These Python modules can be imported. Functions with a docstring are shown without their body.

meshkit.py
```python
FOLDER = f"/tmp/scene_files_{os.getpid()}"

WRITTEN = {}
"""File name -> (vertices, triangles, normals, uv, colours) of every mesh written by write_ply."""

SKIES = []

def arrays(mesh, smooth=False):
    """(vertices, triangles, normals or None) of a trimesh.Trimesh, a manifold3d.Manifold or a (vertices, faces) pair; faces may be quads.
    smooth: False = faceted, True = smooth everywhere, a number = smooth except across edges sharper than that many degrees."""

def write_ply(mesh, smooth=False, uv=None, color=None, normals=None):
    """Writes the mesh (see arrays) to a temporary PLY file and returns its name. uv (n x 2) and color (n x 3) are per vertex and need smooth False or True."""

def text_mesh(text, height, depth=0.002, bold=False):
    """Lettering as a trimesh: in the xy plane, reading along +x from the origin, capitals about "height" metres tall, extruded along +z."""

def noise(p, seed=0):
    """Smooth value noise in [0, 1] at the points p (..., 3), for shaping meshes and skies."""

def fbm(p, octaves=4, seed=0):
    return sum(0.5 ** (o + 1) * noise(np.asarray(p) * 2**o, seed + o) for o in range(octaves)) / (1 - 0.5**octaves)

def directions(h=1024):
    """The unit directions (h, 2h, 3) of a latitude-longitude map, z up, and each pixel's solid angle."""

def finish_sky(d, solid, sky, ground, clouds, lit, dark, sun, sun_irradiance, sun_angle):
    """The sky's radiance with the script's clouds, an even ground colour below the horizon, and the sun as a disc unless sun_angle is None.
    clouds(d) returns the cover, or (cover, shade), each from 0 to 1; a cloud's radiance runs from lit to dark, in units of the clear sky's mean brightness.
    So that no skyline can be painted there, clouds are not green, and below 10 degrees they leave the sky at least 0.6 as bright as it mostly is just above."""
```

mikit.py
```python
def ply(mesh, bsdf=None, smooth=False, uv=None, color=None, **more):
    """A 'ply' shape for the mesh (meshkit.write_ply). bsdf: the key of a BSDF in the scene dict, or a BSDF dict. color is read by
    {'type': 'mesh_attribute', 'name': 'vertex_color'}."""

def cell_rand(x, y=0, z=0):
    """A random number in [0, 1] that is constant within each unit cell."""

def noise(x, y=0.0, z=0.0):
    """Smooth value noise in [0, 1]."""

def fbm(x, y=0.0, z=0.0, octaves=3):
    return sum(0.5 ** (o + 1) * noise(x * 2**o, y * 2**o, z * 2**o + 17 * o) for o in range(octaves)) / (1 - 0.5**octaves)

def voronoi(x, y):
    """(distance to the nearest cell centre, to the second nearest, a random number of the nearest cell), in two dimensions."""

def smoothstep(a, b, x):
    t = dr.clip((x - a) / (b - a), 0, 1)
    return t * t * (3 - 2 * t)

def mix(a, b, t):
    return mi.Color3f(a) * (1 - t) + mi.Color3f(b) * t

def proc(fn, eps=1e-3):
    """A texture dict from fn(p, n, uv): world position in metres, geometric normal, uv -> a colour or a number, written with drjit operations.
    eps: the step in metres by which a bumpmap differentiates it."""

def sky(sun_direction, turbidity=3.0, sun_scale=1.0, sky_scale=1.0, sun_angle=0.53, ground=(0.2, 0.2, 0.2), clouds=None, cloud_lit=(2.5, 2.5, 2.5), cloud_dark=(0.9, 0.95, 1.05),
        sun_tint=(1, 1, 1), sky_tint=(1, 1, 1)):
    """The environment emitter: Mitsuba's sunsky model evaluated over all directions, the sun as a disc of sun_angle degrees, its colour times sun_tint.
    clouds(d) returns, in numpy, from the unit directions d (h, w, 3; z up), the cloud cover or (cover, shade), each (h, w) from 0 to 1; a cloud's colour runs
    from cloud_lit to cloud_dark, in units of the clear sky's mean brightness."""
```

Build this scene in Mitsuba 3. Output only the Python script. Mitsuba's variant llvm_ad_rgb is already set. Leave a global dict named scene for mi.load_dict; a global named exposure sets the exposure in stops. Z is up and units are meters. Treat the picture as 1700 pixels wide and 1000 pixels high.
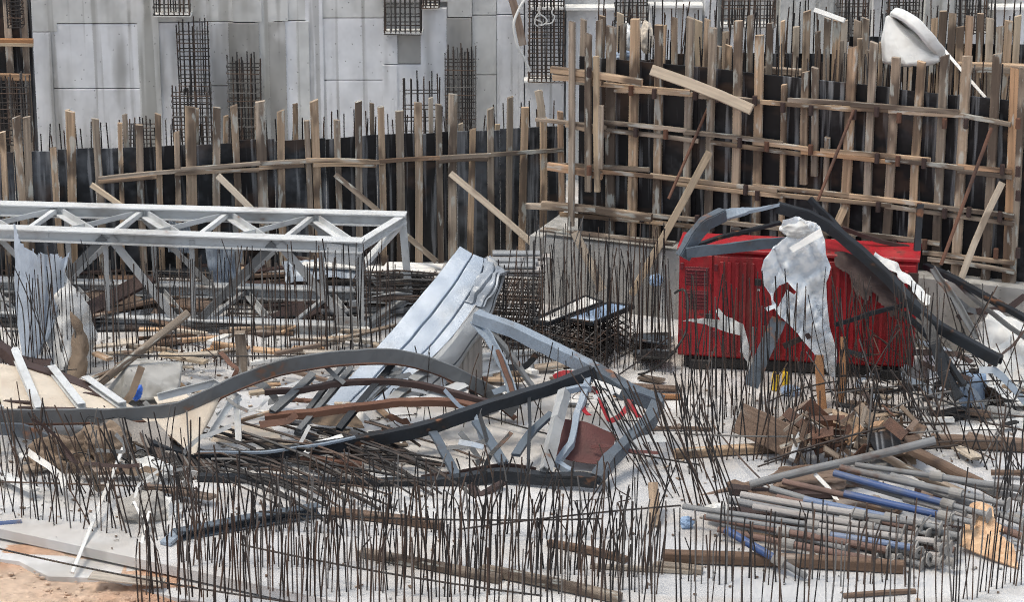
import math, random
import numpy as np, trimesh, manifold3d as m3, shapely
import drjit as dr, mitsuba as mi
import mikit, meshkit
from mikit import proc, fbm, noise, cell_rand, smoothstep, mix, voronoi

# ------------------------------------------------------------------ camera, sky, exposure
H, PITCH, FPX = 9.2, math.radians(18.0), 4700.0        # eye height, downward pitch, focal length for a 1700 px wide frame
scene, labels = {}, {}
T = mi.ScalarTransform4f
FWD = np.array([0, math.cos(PITCH), -math.sin(PITCH)]); UPV = np.array([0, math.sin(PITCH), math.cos(PITCH)])
EYE = np.array([0, 0, H])
scene['camera'] = {'type': 'perspective', 'fov': 2*math.degrees(math.atan(850/FPX)), 'fov_axis': 'x', 'near_clip': 0.5, 'far_clip': 900.0,
                   'to_world': T().look_at(origin=EYE.tolist(), target=(EYE+FWD).tolist(), up=[0, 0, 1])}
scene['daylight'] = mikit.sky([-0.38, -0.12, 0.92], turbidity=3, sun_scale=0.42, sun_angle=22, clouds=lambda d: 1.0, cloud_lit=(1.95, 2.13, 2.4), sun_tint=(0.93, 0.98, 1.05))
exposure = 2.1

# ------------------------------------------------------------------ helpers
rng = random.Random(7)
def ray(px, py): return np.array([(px-850)/FPX, 0, 0]) + FWD - (py-500)/FPX*UPV
def G(px, py, z=0.0):                                  # the point of the level z that stands at a pixel of the photograph
    d = ray(px, py); return EYE + d*((z-H)/d[2])
def D(px, py, y):                                      # ... of the depth y
    d = ray(px, py); p = EYE + d*(y/d[1])
    if p[2] < -.03 and 1000 > py > 400: print('below floor', round(px), round(py), y, round(float(p[2]), 2), 'use y', round(float(G(px, py)[1]), 2))
    return p
def Q(a): return D(*a) if len(a) == 3 else G(*a)
def unit(v): v = np.asarray(v, float); return v/max(np.linalg.norm(v), 1e-9)

def numbered(key):
    if key not in used: used.add(key); return key
    i = 1
    while f'{key}_{i:03d}' in used: i += 1
    used.add(f'{key}_{i:03d}'); return f'{key}_{i:03d}'
used = set()
def thing(name, label=None, cat=None, group=None, kind=None):
    key = numbered(name); labels[key] = {}
    for k, v in (('label', label), ('category', cat), ('group', group), ('kind', kind)):
        if v: labels[key][k] = v
    return key
def shape(mesh, mat, smooth=False, to_world=None):
    uv = None
    if isinstance(mesh, MB): mesh, uv = mesh.get()
    elif isinstance(mesh, tuple) and len(mesh) == 3: mesh, uv = mesh[:2], mesh[2]
    if smooth not in (False, True): uv = None
    d = mikit.ply(mesh, mat, smooth=smooth, uv=uv)
    if to_world is not None: d['to_world'] = to_world
    return d
def part(parent, name, mesh, mat, smooth=False, kind=None, label=None, to_world=None):
    key = numbered(parent + '__' + name); scene[key] = shape(mesh, mat, smooth, to_world)
    if kind or label:
        labels[key] = {}
        if kind: labels[key]['kind'] = kind
        if label: labels[key]['label'] = label
    return key
def solo(name, label, cat, mesh, mat, smooth=False, group=None, kind=None):
    key = thing(name, label, cat, group, kind); scene[key] = shape(mesh, mat, smooth); return key

class MB:
    """Collects pieces (vertices, faces, uv) into one mesh."""
    def __init__(self): self.v, self.f, self.u, self.n = [], [], [], 0
    def add(self, m, k=None):
        v, f, u = m if len(m) == 3 else (m[0], m[1], np.zeros((len(m[0]), 2)))
        self.v.append(v); self.f.append(np.asarray(f)+self.n); self.u.append(u); self.n += len(v); return self
    def get(self): return (np.vstack(self.v), np.vstack(self.f)), np.vstack(self.u)

def kofs(): return 10.0*rng.randint(1, 90)
def rect(w, h, c=0.0, cx=0.0, cy=0.0):
    a, b = w/2, h/2
    if c <= 0: p = [(-a, -b), (a, -b), (a, b), (-a, b)]
    else: p = [(-a+c, -b), (a-c, -b), (a, -b+c), (a, b-c), (a-c, b), (-a+c, b), (-a, b-c), (-a, -b+c)]
    return np.array(p) + [cx, cy]
def circ(r, n=8): a = np.arange(n)*2*np.pi/n; return np.stack([np.cos(a), np.sin(a)], 1)*r
def chan(w, h, t=0.012): return [rect(t, h, 0, -w/2+t/2, 0), rect(w-t, t, 0, t/2, h/2-t/2), rect(w-t, t, 0, t/2, -h/2+t/2)]
def angl(w, h, t=0.012): return [rect(t, h, 0, -w/2+t/2, 0), rect(w-t, t, 0, t/2, -h/2+t/2)]
def ibeam(w, h, t=0.012): return [rect(t, h-2*t), rect(w, t, 0, 0, h/2-t/2), rect(w, t, 0, 0, -h/2+t/2)]
def spline(p, n):
    p = np.asarray(p, float)
    if len(p) == 2: return p[0] + (p[1]-p[0])*np.linspace(0, 1, n)[:, None]
    from scipy.interpolate import PchipInterpolator
    s = np.r_[0, np.cumsum(np.linalg.norm(np.diff(p, axis=0), axis=1))]
    t = np.linspace(0, s[-1], n)
    return PchipInterpolator(s, p, axis=0)(t)
def sweep(pts, prof, up=(0, 0, 1), n=None, k=None, scale=None, cap=True):
    p = np.asarray(pts, float)
    up = np.asarray(up, float)
    if n and n < 0:                                      # straight pieces between sharp kinks
        n = -n; c = np.r_[0, np.cumsum(np.linalg.norm(np.diff(p, axis=0), axis=1))]; t = np.unique(np.r_[np.linspace(0, c[-1], n), c[1:-1]-.012, c[1:-1]+.012]); p = np.stack([np.interp(t, c, p[:, i]) for i in range(3)], 1); n = len(p)
        if up.ndim == 2: up = np.stack([np.interp(np.linspace(0, 1, n), np.linspace(0, 1, len(up)), up[:, i]) for i in range(3)], 1)
    elif n:
        if up.ndim == 2: up = np.stack([np.interp(np.linspace(0, 1, n), np.linspace(0, 1, len(up)), up[:, i]) for i in range(3)], 1)
        p = spline(p, n)
    N = len(p)
    t = np.gradient(p, axis=0); t /= np.linalg.norm(t, axis=1, keepdims=True)+1e-12
    up = np.broadcast_to(up, (N, 3))
    s = np.cross(t, up); bad = np.linalg.norm(s, axis=1) < 1e-3
    if bad.any(): s[bad] = np.cross(t[bad], [0.0, 1.0, 0.02])
    s /= np.linalg.norm(s, axis=1, keepdims=True); nn = np.cross(s, t)
    prof = np.asarray(prof, float); M = len(prof)
    pr = np.vstack([prof, prof[:1]])
    per = np.r_[0, np.cumsum(np.linalg.norm(np.diff(pr, axis=0), axis=1))]
    sc = np.ones(N) if scale is None else np.interp(np.linspace(0, 1, N), np.linspace(0, 1, len(scale)), scale)
    v = p[:, None] + sc[:, None, None]*(pr[None, :, :1]*s[:, None] + pr[None, :, 1:]*nn[:, None])
    L = np.r_[0, np.cumsum(np.linalg.norm(np.diff(p, axis=0), axis=1))]
    k = kofs() if k is None else k
    uo = rng.random()*20
    uv = np.stack([np.broadcast_to(L[:, None]+uo, (N, M+1)), np.broadcast_to(per[None]+k, (N, M+1))], -1)
    i, j = np.meshgrid(np.arange(N-1), np.arange(M), indexing='ij')
    a = i*(M+1)+j
    f = np.stack([a, a+1, a+M+2, a+M+1], -1).reshape(-1, 4)
    f = np.vstack([f[:, [0, 1, 2]], f[:, [0, 2, 3]]])
    v, uv = v.reshape(-1, 3), uv.reshape(-1, 2)
    if cap:
        for e, ring in ((0, np.arange(M)), (1, np.arange(M)+(N-1)*(M+1))):
            c = len(v); w = v[ring]
            v = np.vstack([v, w]); uv = np.vstack([uv, np.stack([pr[:M, 0]+uo, pr[:M, 1]+k+3], 1)])
            tri = np.stack([np.zeros(M-2, int), np.arange(1, M-1), np.arange(2, M)], 1)+c
            f = np.vstack([f, tri if e else tri[:, ::-1]])
    return v, f, uv
def beam(pts, profs, up=(0, 0, 1), n=None, dent=0.0):
    b = MB(); k = kofs()
    for pr in (profs if isinstance(profs, list) else [profs]): b.add(sweep(pts, pr, up, n, k))
    if dent:
        for v in b.v: v += dent*2*np.stack([meshkit.fbm(v*5.5, 3, q)-.5 for q in (1, 2, 3)], -1)
    return b
def bar(pts, r, n=None, sides=6): return sweep(pts, circ(r, sides), (0.03, 0.05, 1), n)
def box(c, s, ax=0.0):                                  # centre, size, turn about z
    c = np.asarray(c, float); d = np.array([math.cos(ax), math.sin(ax), 0])*s[0]/2
    return sweep([c-d, c+d], rect(s[1], s[2], min(0.006, min(s[1:])*0.15)))
def plank(a, b, w, h, up=(0, 0, 1), warp=0.0, n=2):
    a, b = np.asarray(a, float), np.asarray(b, float)
    p = spline([a, b], max(n, 2))
    if warp and n > 2: p = p + np.sin(np.linspace(0, np.pi, len(p)))[:, None]*np.array([rng.uniform(-1, 1), rng.uniform(-1, 1), rng.uniform(-.3, 1)])*warp
    return sweep(p, rect(w, h, min(w, h)*0.12), up)
def solidify(v, f, uv, t):
    tm = trimesh.Trimesh(v, f, process=False); nrm = np.array(tm.vertex_normals); n = len(v)
    e = np.sort(np.vstack([f[:, [0, 1]], f[:, [1, 2]], f[:, [2, 0]]]), 1); d = np.vstack([f[:, [0, 1]], f[:, [1, 2]], f[:, [2, 0]]])
    _, idx, cnt = np.unique(e, axis=0, return_index=True, return_counts=True)
    b = d[idx[cnt == 1]]
    side = np.vstack([np.stack([b[:, 1], b[:, 0], b[:, 0]+n], 1), np.stack([b[:, 1], b[:, 0]+n, b[:, 1]+n], 1)])
    return np.vstack([v, v-nrm*t]), np.vstack([f, f[:, ::-1]+n, side]), np.vstack([uv, uv])
def sheet(ctrl, nu=40, nv=30, t=0.004, ribs=0, amp=0.02, rib_axis=0, crumple=0.0, cfreq=3.0, mask=None, seed=0, wid=0.5):
    """A bent sheet through a grid of control points; ribs pressed along one axis, dents from noise, an outline torn by mask(s, t)."""
    from scipy.interpolate import make_interp_spline
    c = np.asarray(ctrl, float); ku, kv = c.shape[:2]
    s, q = np.linspace(0, 1, nu), np.linspace(0, 1, nv)
    g = make_interp_spline(np.linspace(0, 1, ku), c, k=min(3, ku-1) if ku != 3 else 2, axis=0)(s)
    g = make_interp_spline(np.linspace(0, 1, kv), g, k=min(3, kv-1) if kv != 3 else 2, axis=1)(q)
    du, dv = np.gradient(g, axis=0), np.gradient(g, axis=1)
    nr = np.cross(du, dv); nr /= np.linalg.norm(nr, axis=2, keepdims=True)+1e-12
    h = np.zeros((nu, nv))
    w = (s[:, None] if rib_axis == 0 else q[None, :])
    if ribs: h = h + amp*np.clip((np.abs(((w*ribs) % 1)-0.5)*2-(1-wid))/(wid*0.45), 0, 1)
    if crumple:
        h = h + crumple*2*(meshkit.fbm(g*cfreq, 4, seed)-0.5)
        g = g + crumple*1.2*np.stack([meshkit.noise(g*cfreq*1.7, seed+k)-0.5 for k in (11, 12, 13)], -1)
    g = g + nr*h[..., None]
    idx = np.arange(nu*nv).reshape(nu, nv)
    f = np.stack([idx[:-1, :-1], idx[1:, :-1], idx[1:, 1:], idx[:-1, 1:]], -1).reshape(-1, 4)
    if mask is not None:
        sc, qc = (s[:-1]+s[1:])/2, (q[:-1]+q[1:])/2
        keep = np.array([[mask(a, b) for b in qc] for a in sc]).reshape(-1); f = f[keep]
    f = np.vstack([f[:, [0, 1, 2]], f[:, [0, 2, 3]]])
    L0, L1 = np.linalg.norm(c[0, 0]-c[-1, 0]), np.linalg.norm(c[0, 0]-c[0, -1])
    uv = np.stack(np.broadcast_arrays(s[:, None]*L0, q[None]*L1), -1).reshape(-1, 2)
    v = g.reshape(-1, 3)
    keepv = np.unique(f); rm = np.full(len(v), -1); rm[keepv] = np.arange(len(keepv))
    return solidify(v[keepv], rm[f], uv[keepv], t)
def cutout(poly, y, t=0.01, fn=None, cell=0.05, holes=()):
    """A torn flat piece: its outline (points of the photograph taken at the depth y) as a solid of thickness t, refined and pushed back and forth by fn(x, z)."""
    xz = np.array([D(a, b, y)[[0, 2]] for a, b in poly])
    hs = [np.array([D(a, b, y)[[0, 2]] for a, b in h]) for h in holes]
    cs = m3.CrossSection([xz]+[h for h in hs], m3.FillRule.EvenOdd)
    m = cs.extrude(t).refine_to_length(cell).to_mesh()
    v = np.array(m.vert_properties[:, :3], float); f = np.array(m.tri_verts)
    d = fn(v[:, 0], v[:, 1]) if fn else 0
    out = np.stack([v[:, 0], y + d + v[:, 2], v[:, 1]], 1)
    return out, f, v[:, :2].copy()
def lump(c, r, seed=0, amp=0.3, freq=2.0, sub=3, floor=None):
    s = trimesh.creation.icosphere(sub); v = np.array(s.vertices)
    k = 1 + amp*2*(meshkit.fbm(v*freq+seed*3.1, 3, seed)-0.5)
    w = v*k[:, None]*np.asarray(r)+np.asarray(c)
    if floor is not None: w[:, 2] = np.maximum(w[:, 2], floor)
    return w, np.array(s.faces), v[:, :2]*0.5
def revolve(c, prof, axis=(0, 0, 1), n=24):
    """prof: (radius, height) pairs turned about the axis through c."""
    a = unit(axis); s = unit(np.cross(a, [0.3, 0.9, 0.1])); b = np.cross(a, s)
    p = np.asarray(prof, float); ang = np.linspace(0, 2*np.pi, n+1)
    v = (np.asarray(c)[None, None]+p[:, None, 1:]*a + p[:, None, :1]*(np.cos(ang)[None, :, None]*s+np.sin(ang)[None, :, None]*b)).reshape(-1, 3)
    i, j = np.meshgrid(np.arange(len(p)-1), np.arange(n), indexing='ij'); q = i*(n+1)+j
    f = np.stack([q, q+1, q+n+2, q+n+1], -1).reshape(-1, 4)
    uv = np.stack(np.broadcast_arrays(p[:, None, 1], ang[None]*p[:, :1].max()), -1).reshape(-1, 2)
    return v, np.vstack([f[:, [0, 1, 2]], f[:, [0, 2, 3]]]), uv

# ------------------------------------------------------------------ materials
def C(*c): return mi.Color3f(*c)
def tone(uv, s=1): return cell_rand(uv.y/10.0, 3, s)
def two(b): return {'type': 'twosided', 'bsdf': b}
def mat(name, fn, rough=0.7, metallic=0.0, spec=0.5, bump=None, bscale=0.002, eps=2e-3, **more):
    b = {'type': 'principled', 'base_color': proc(fn) if callable(fn) else {'type': 'rgb', 'value': list(fn)},
         'roughness': proc(rough) if callable(rough) else rough, 'metallic': metallic, 'specular': spec, **more}
    if bump: b = {'type': 'bumpmap', 'tex': proc(bump, eps), 'scale': bscale, 'bsdf': b}
    scene[name] = two(b)
def t_timber(p, n, uv):
    k, k2 = tone(uv), tone(uv, 5)
    g = fbm(uv.x*1.6+k*40, uv.y*55, k*9, 3)
    c = mix((0.26, 0.215, 0.172), (0.34, 0.245, 0.165), smoothstep(0.25, 0.75, k))
    c = mix(c, (0.33, 0.19, 0.105), smoothstep(0.8, 0.97, k2)*0.7)
    c = mix(c, (0.20, 0.165, 0.135), smoothstep(0.3, 0.02, k2)*0.8)
    c = c*(0.36+1.3*g)*(0.75+0.6*tone(uv, 8))
    st = fbm(uv.x*2.2+k2*31, uv.y*6, 4.0, 3)
    c = mix(c, (0.07, 0.052, 0.042), smoothstep(0.46, 0.66, st)*0.8)
    return mix(c, (0.5, 0.53, 0.50), smoothstep(0.62, 0.76, fbm(uv.x*5+9*k, uv.y*22+3, 1.0, 4))*0.55)
mat('m_timber', t_timber, 0.8, spec=0.25)
def t_pale(p, n, uv):
    k = tone(uv); g = fbm(uv.x*1.6+k*40, uv.y*50, k*9, 3)
    c = mix((0.45, 0.35, 0.24), (0.40, 0.36, 0.31), k)*(0.5+0.9*g)
    return mix(c, (0.16, 0.12, 0.09), smoothstep(0.56, 0.78, fbm(uv.x*3+k*31, uv.y*7, 4.0, 3))*0.7)
mat('m_timber_pale', t_pale, 0.8, spec=0.25)
def t_darkwood(p, n, uv):
    k = tone(uv); g = fbm(uv.x*1.6+k*40, uv.y*50, k*9, 3)
    c = mix((0.13, 0.085, 0.06), (0.2, 0.15, 0.12), k)*(0.5+g)
    return mix(c, (0.4, 0.36, 0.32), smoothstep(0.62, 0.8, fbm(uv.x*3+k*31, uv.y*7, 4.0, 3))*0.5)
mat('m_timber_dark', t_darkwood, 0.8, spec=0.25)
def film(dark, scuff, amount):
    def fn(p, n, uv):
        run = fbm(p.x*22, p.z*1.3+p.x*3, p.y*0+2.0, 3)               # cement milk runs down the boards
        m = fbm(p.x*2.3, p.z*3.1, p.y*2, 4)
        fine = fbm(p.x*14, p.z*14, p.y*9, 3)
        c = mix(dark, scuff, smoothstep(0.62-amount, 0.9-amount*0.6, m*0.75+0.25*fine))
        c = mix(c, (0.30, 0.31, 0.325), smoothstep(0.57-amount*0.2, 0.80, run)*(0.5+amount))
        return mix(c, (0.1, 0.06, 0.04), smoothstep(0.6, 0.8, fbm(p.x*3+7, p.z*5, 3.0, 3))*0.4)
    return fn
mat('m_film_black', film((0.011, 0.011, 0.0125), (0.06, 0.062, 0.068), 0.12), 0.5, spec=0.3)
mat('m_film_grey', film((0.017, 0.019, 0.022), (0.12, 0.13, 0.145), 0.22), 0.5, spec=0.3)
def conc(base, stain, amt):
    def fn(p, n, uv):
        a = fbm(p.x*0.9+p.y*0.3, p.z*1.1, p.y*0.8, 4); b = fbm(p.x*7, p.z*5, p.y*6, 4); s = fbm(p.x*6, p.z*0.7, p.y*5+3, 3)
        c = mi.Color3f(*base)*(0.58+0.42*a+0.42*b)
        c = mix(c, stain, smoothstep(0.46, 0.72, s*0.6+a*0.4)*amt)
        c = mix(c, stain, smoothstep(0.6, 0.74, fbm(p.x*13, p.z*0.35+4, p.y*2, 3))*0.55)
        c = mix(c, (0.7, 0.7, 0.7), smoothstep(0.66, 0.8, fbm(p.x*3.3+8, p.z*2.2, p.y, 4))*0.4)
        pit = smoothstep(0.09, 0.04, voronoi(p.x*9+p.y*3, p.z*9)[0])*smoothstep(0.72, 0.8, voronoi(p.x*9+p.y*3, p.z*9)[2])
        return mix(c, (0.12, 0.12, 0.12), pit*0.75)
    return fn
cb = lambda p, n, uv: fbm(p.x*10, p.z*10, p.y*10, 4)
mat('m_concrete_pale', conc((0.67, 0.68, 0.70), (0.25, 0.245, 0.23), 0.75), 0.85, bump=cb, bscale=0.01)
mat('m_concrete_mid', conc((0.56, 0.565, 0.555), (0.23, 0.225, 0.2), 0.85), 0.85, bump=cb, bscale=0.012)
mat('m_concrete_dark', conc((0.35, 0.345, 0.33), (0.13, 0.125, 0.11), 0.85), 0.85, bump=cb, bscale=0.012)
def t_red(p, n, uv):
    a, b = fbm(p.x*3, p.z*3, p.y*3, 4), fbm(p.x*21, p.z*21, p.y*21, 3)
    c = mi.Color3f(0.31, 0.009, 0.016)*(0.75+0.3*b+0.25*a)
    c = mix(c, (0.36, 0.09, 0.075), smoothstep(0.5, 0.8, a)*0.35)                                # faded, dusty paint
    c = mix(c, (0.09, 0.035, 0.028), smoothstep(0.52, 0.72, fbm(p.x*17, p.z*1.1, p.y*3, 4))*0.5)  # grime runs
    return mix(c, (0.06, 0.03, 0.025), smoothstep(0.66, 0.72, a*0.5+b*0.5)*0.8)
def t_floor(p, n, uv):
    a = fbm(p.x*0.55, p.y*0.55, 1.0, 4); b = fbm(p.x*3.2+5, p.y*3.2, 2.0, 4); f = fbm(p.x*22, p.y*22, 5.0, 3)
    c = mix((0.47, 0.475, 0.485), (0.62, 0.615, 0.605), smoothstep(0.3, 0.7, a))*(0.84+0.24*b+0.06*f)
    c = mix(c, (0.27, 0.255, 0.235), smoothstep(0.5, 0.72, b*0.6+a*0.4)*0.6)
    dirt = smoothstep(0.44, 0.66, fbm(p.x*2.1, p.y*2.9, 6.0, 4))*smoothstep(23.6, 24.8, p.y+1.2*fbm(p.x*0.8, p.y*0.8, 2.0, 3)-0.6)
    c = mix(c, (0.25, 0.225, 0.2), dirt*0.5)                                                       # mud carried in round the wreck
    return mix(c, (0.40, 0.365, 0.33), smoothstep(0.5, 0.74, fbm(p.x*1.3+9, p.y*1.9, 8.0, 4))*0.5)
mat('m_floor', t_floor, 0.75)
def t_soil(p, n, uv):
    a = fbm(p.x*1.7, p.y*1.7, p.z*2, 4); b = fbm(p.x*15, p.y*15, p.z*15, 4)
    return mix((0.42, 0.24, 0.155), (0.5, 0.38, 0.29), smoothstep(0.35, 0.7, a))*(0.6+0.7*b)
mat('m_soil', t_soil, 0.95, spec=0.1, bump=lambda p, n, uv: fbm(p.x*18, p.y*18, p.z*18, 4), bscale=0.05)
def t_rebar(p, n, uv):
    k = tone(uv); b = fbm(uv.x*7, uv.y*30, k*20, 3)
    return mix(mix((0.026, 0.024, 0.024), (0.07, 0.046, 0.034), smoothstep(0.4, 0.8, b*0.6+k*0.4)), (0.13, 0.125, 0.12), smoothstep(0.75, 0.95, tone(uv, 9))*0.9)*(0.9+0.7*k)
mat('m_rebar', t_rebar, 0.65, spec=0.35)
def painted(base, dirt, amt, rust=0.0, rustc=(0.2, 0.09, 0.045)):
    def fn(p, n, uv):
        k = tone(uv); a = fbm(p.x*3.1, p.y*3.1, p.z*3.1, 4); b = fbm(p.x*12, p.y*12, p.z*12, 3)
        c = mi.Color3f(*base)*(0.84+0.18*b+0.15*k)
        c = mix(c, dirt, smoothstep(0.45, 0.75, a*0.7+b*0.3)*amt)
        if rust: c = mix(c, rustc, smoothstep(0.72-rust*0.25, 0.84-rust*0.2, a*0.55+b*0.45))
        return c
    return fn
mat('m_truss', painted((0.52, 0.535, 0.54), (0.27, 0.26, 0.245), 0.7, 0.15), 0.55)
mat('m_truss_old', painted((0.36, 0.37, 0.375), (0.2, 0.195, 0.185), 0.7, 0.2), 0.6)
mat('m_galv', painted((0.37, 0.43, 0.51), (0.24, 0.265, 0.29), 0.7), 0.42, metallic=0.15)
mat('m_galv_mid', painted((0.33, 0.37, 0.42), (0.2, 0.21, 0.22), 0.7, 0.05), 0.42, metallic=0.2)
mat('m_maroon', painted((0.1, 0.032, 0.03), (0.05, 0.025, 0.022), 0.7), 0.7)
mat('m_galv_dull', painted((0.30, 0.315, 0.33), (0.2, 0.195, 0.185), 0.7, 0.15), 0.5, metallic=0.2)
mat('m_steel_blue', painted((0.085, 0.108, 0.135), (0.045, 0.047, 0.05), 0.8, 0.42), 0.42)
mat('m_steel_light', painted((0.24, 0.29, 0.35), (0.13, 0.14, 0.15), 0.8, 0.42), 0.42)
mat('m_steel_dark', painted((0.02, 0.024, 0.03), (0.013, 0.012, 0.011), 0.8, 0.42), 0.5, spec=0.35)
mat('m_steel_grey', painted((0.125, 0.132, 0.138), (0.08, 0.074, 0.068), 0.8, 0.42), 0.5)
mat('m_rust', painted((0.125, 0.06, 0.038), (0.045, 0.028, 0.023), 0.8), 0.75)
mat('m_rust_dark', painted((0.05, 0.03, 0.027), (0.022, 0.018, 0.017), 0.7), 0.7)
mat('m_red', t_red, lambda p, n, uv: 0.32+0.35*fbm(p.x*5, p.z*5, p.y*5, 3))
mat('m_red_dark', painted((0.13, 0.012, 0.02), (0.06, 0.015, 0.015), 0.6), 0.5)
mat('m_black', painted((0.015, 0.015, 0.016), (0.05, 0.045, 0.04), 0.5), 0.6)
mat('m_white_plastic', painted((0.68, 0.69, 0.68), (0.36, 0.34, 0.31), 0.8), 0.5)
def t_woven(p, n, uv):
    g = noise(p.x*11+p.z*9, p.z*26-p.x*14, 1.0)*0.6+noise(p.x*50, p.z*50, 4.0)*0.4
    d = fbm(p.x*4, p.z*4, p.y*4, 4)
    c = mix((0.6, 0.65, 0.70), (0.74, 0.76, 0.77), smoothstep(0.3, 0.7, g))
    return mix(c, (0.42, 0.4, 0.36), smoothstep(0.55, 0.8, d)*0.3)
mat('m_woven', t_woven, 0.6)
mat('m_cream', painted((0.6, 0.53, 0.44), (0.4, 0.32, 0.24), 0.6), 0.7)
mat('m_white_sheet', painted((0.72, 0.72, 0.70), (0.5, 0.45, 0.38), 0.5), 0.6)
mat('m_grey_panel', painted((0.28, 0.26, 0.24), (0.17, 0.155, 0.14), 0.7), 0.75)
def t_osb(p, n, uv):
    a, b, r = voronoi(p.x*26+fbm(p.x*8, p.y*8, p.z*8)*4, p.z*22+p.y*22)
    c = mix((0.50, 0.30, 0.17), (0.66, 0.46, 0.29), r)
    return mix(c, (0.3, 0.17, 0.1), smoothstep(0.55, 0.75, fbm(p.x*5, p.y*5, p.z*5, 3))*0.6)
mat('m_osb', t_osb, 0.75)
mat('m_blue', painted((0.035, 0.078, 0.215), (0.1, 0.12, 0.17), 0.7, 0.35, (0.13, 0.1, 0.1)), 0.5)
mat('m_blue_light', painted((0.13, 0.18, 0.29), (0.27, 0.27, 0.28), 1.0), 0.5)
mat('m_pipe', painted((0.2, 0.205, 0.21), (0.1, 0.085, 0.075), 0.7, 0.3, (0.11, 0.06, 0.045)), 0.6)
mat('m_pipe_pale', painted((0.36, 0.34, 0.325), (0.2, 0.17, 0.15), 0.6, 0.25, (0.16, 0.09, 0.07)), 0.7)
mat('m_pipe_rust', painted((0.17, 0.105, 0.085), (0.08, 0.055, 0.048), 0.7, 0.2), 0.75)
mat('m_cast', painted((0.27, 0.26, 0.245), (0.12, 0.11, 0.1), 0.8), 0.75)
mat('m_blue_plastic', (0.03, 0.13, 0.55), 0.4)
mat('m_yellow', (0.75, 0.5, 0.03), 0.45)
mat('m_cloth_blue', painted((0.3, 0.42, 0.6), (0.42, 0.45, 0.5), 0.7), 0.7)
mat('m_burlap', painted((0.24, 0.18, 0.13), (0.11, 0.08, 0.06), 0.8), 0.9)
mat('m_dirtbag', painted((0.34, 0.325, 0.3), (0.16, 0.145, 0.125), 0.8), 0.85)
mat('m_board_blue', painted((0.28, 0.4, 0.58), (0.5, 0.55, 0.6), 0.8), 0.5)
mat('m_orange', painted((0.3, 0.15, 0.07), (0.18, 0.1, 0.055), 0.6), 0.8)
mat('m_rope', (0.62, 0.62, 0.6), 0.7)

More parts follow.
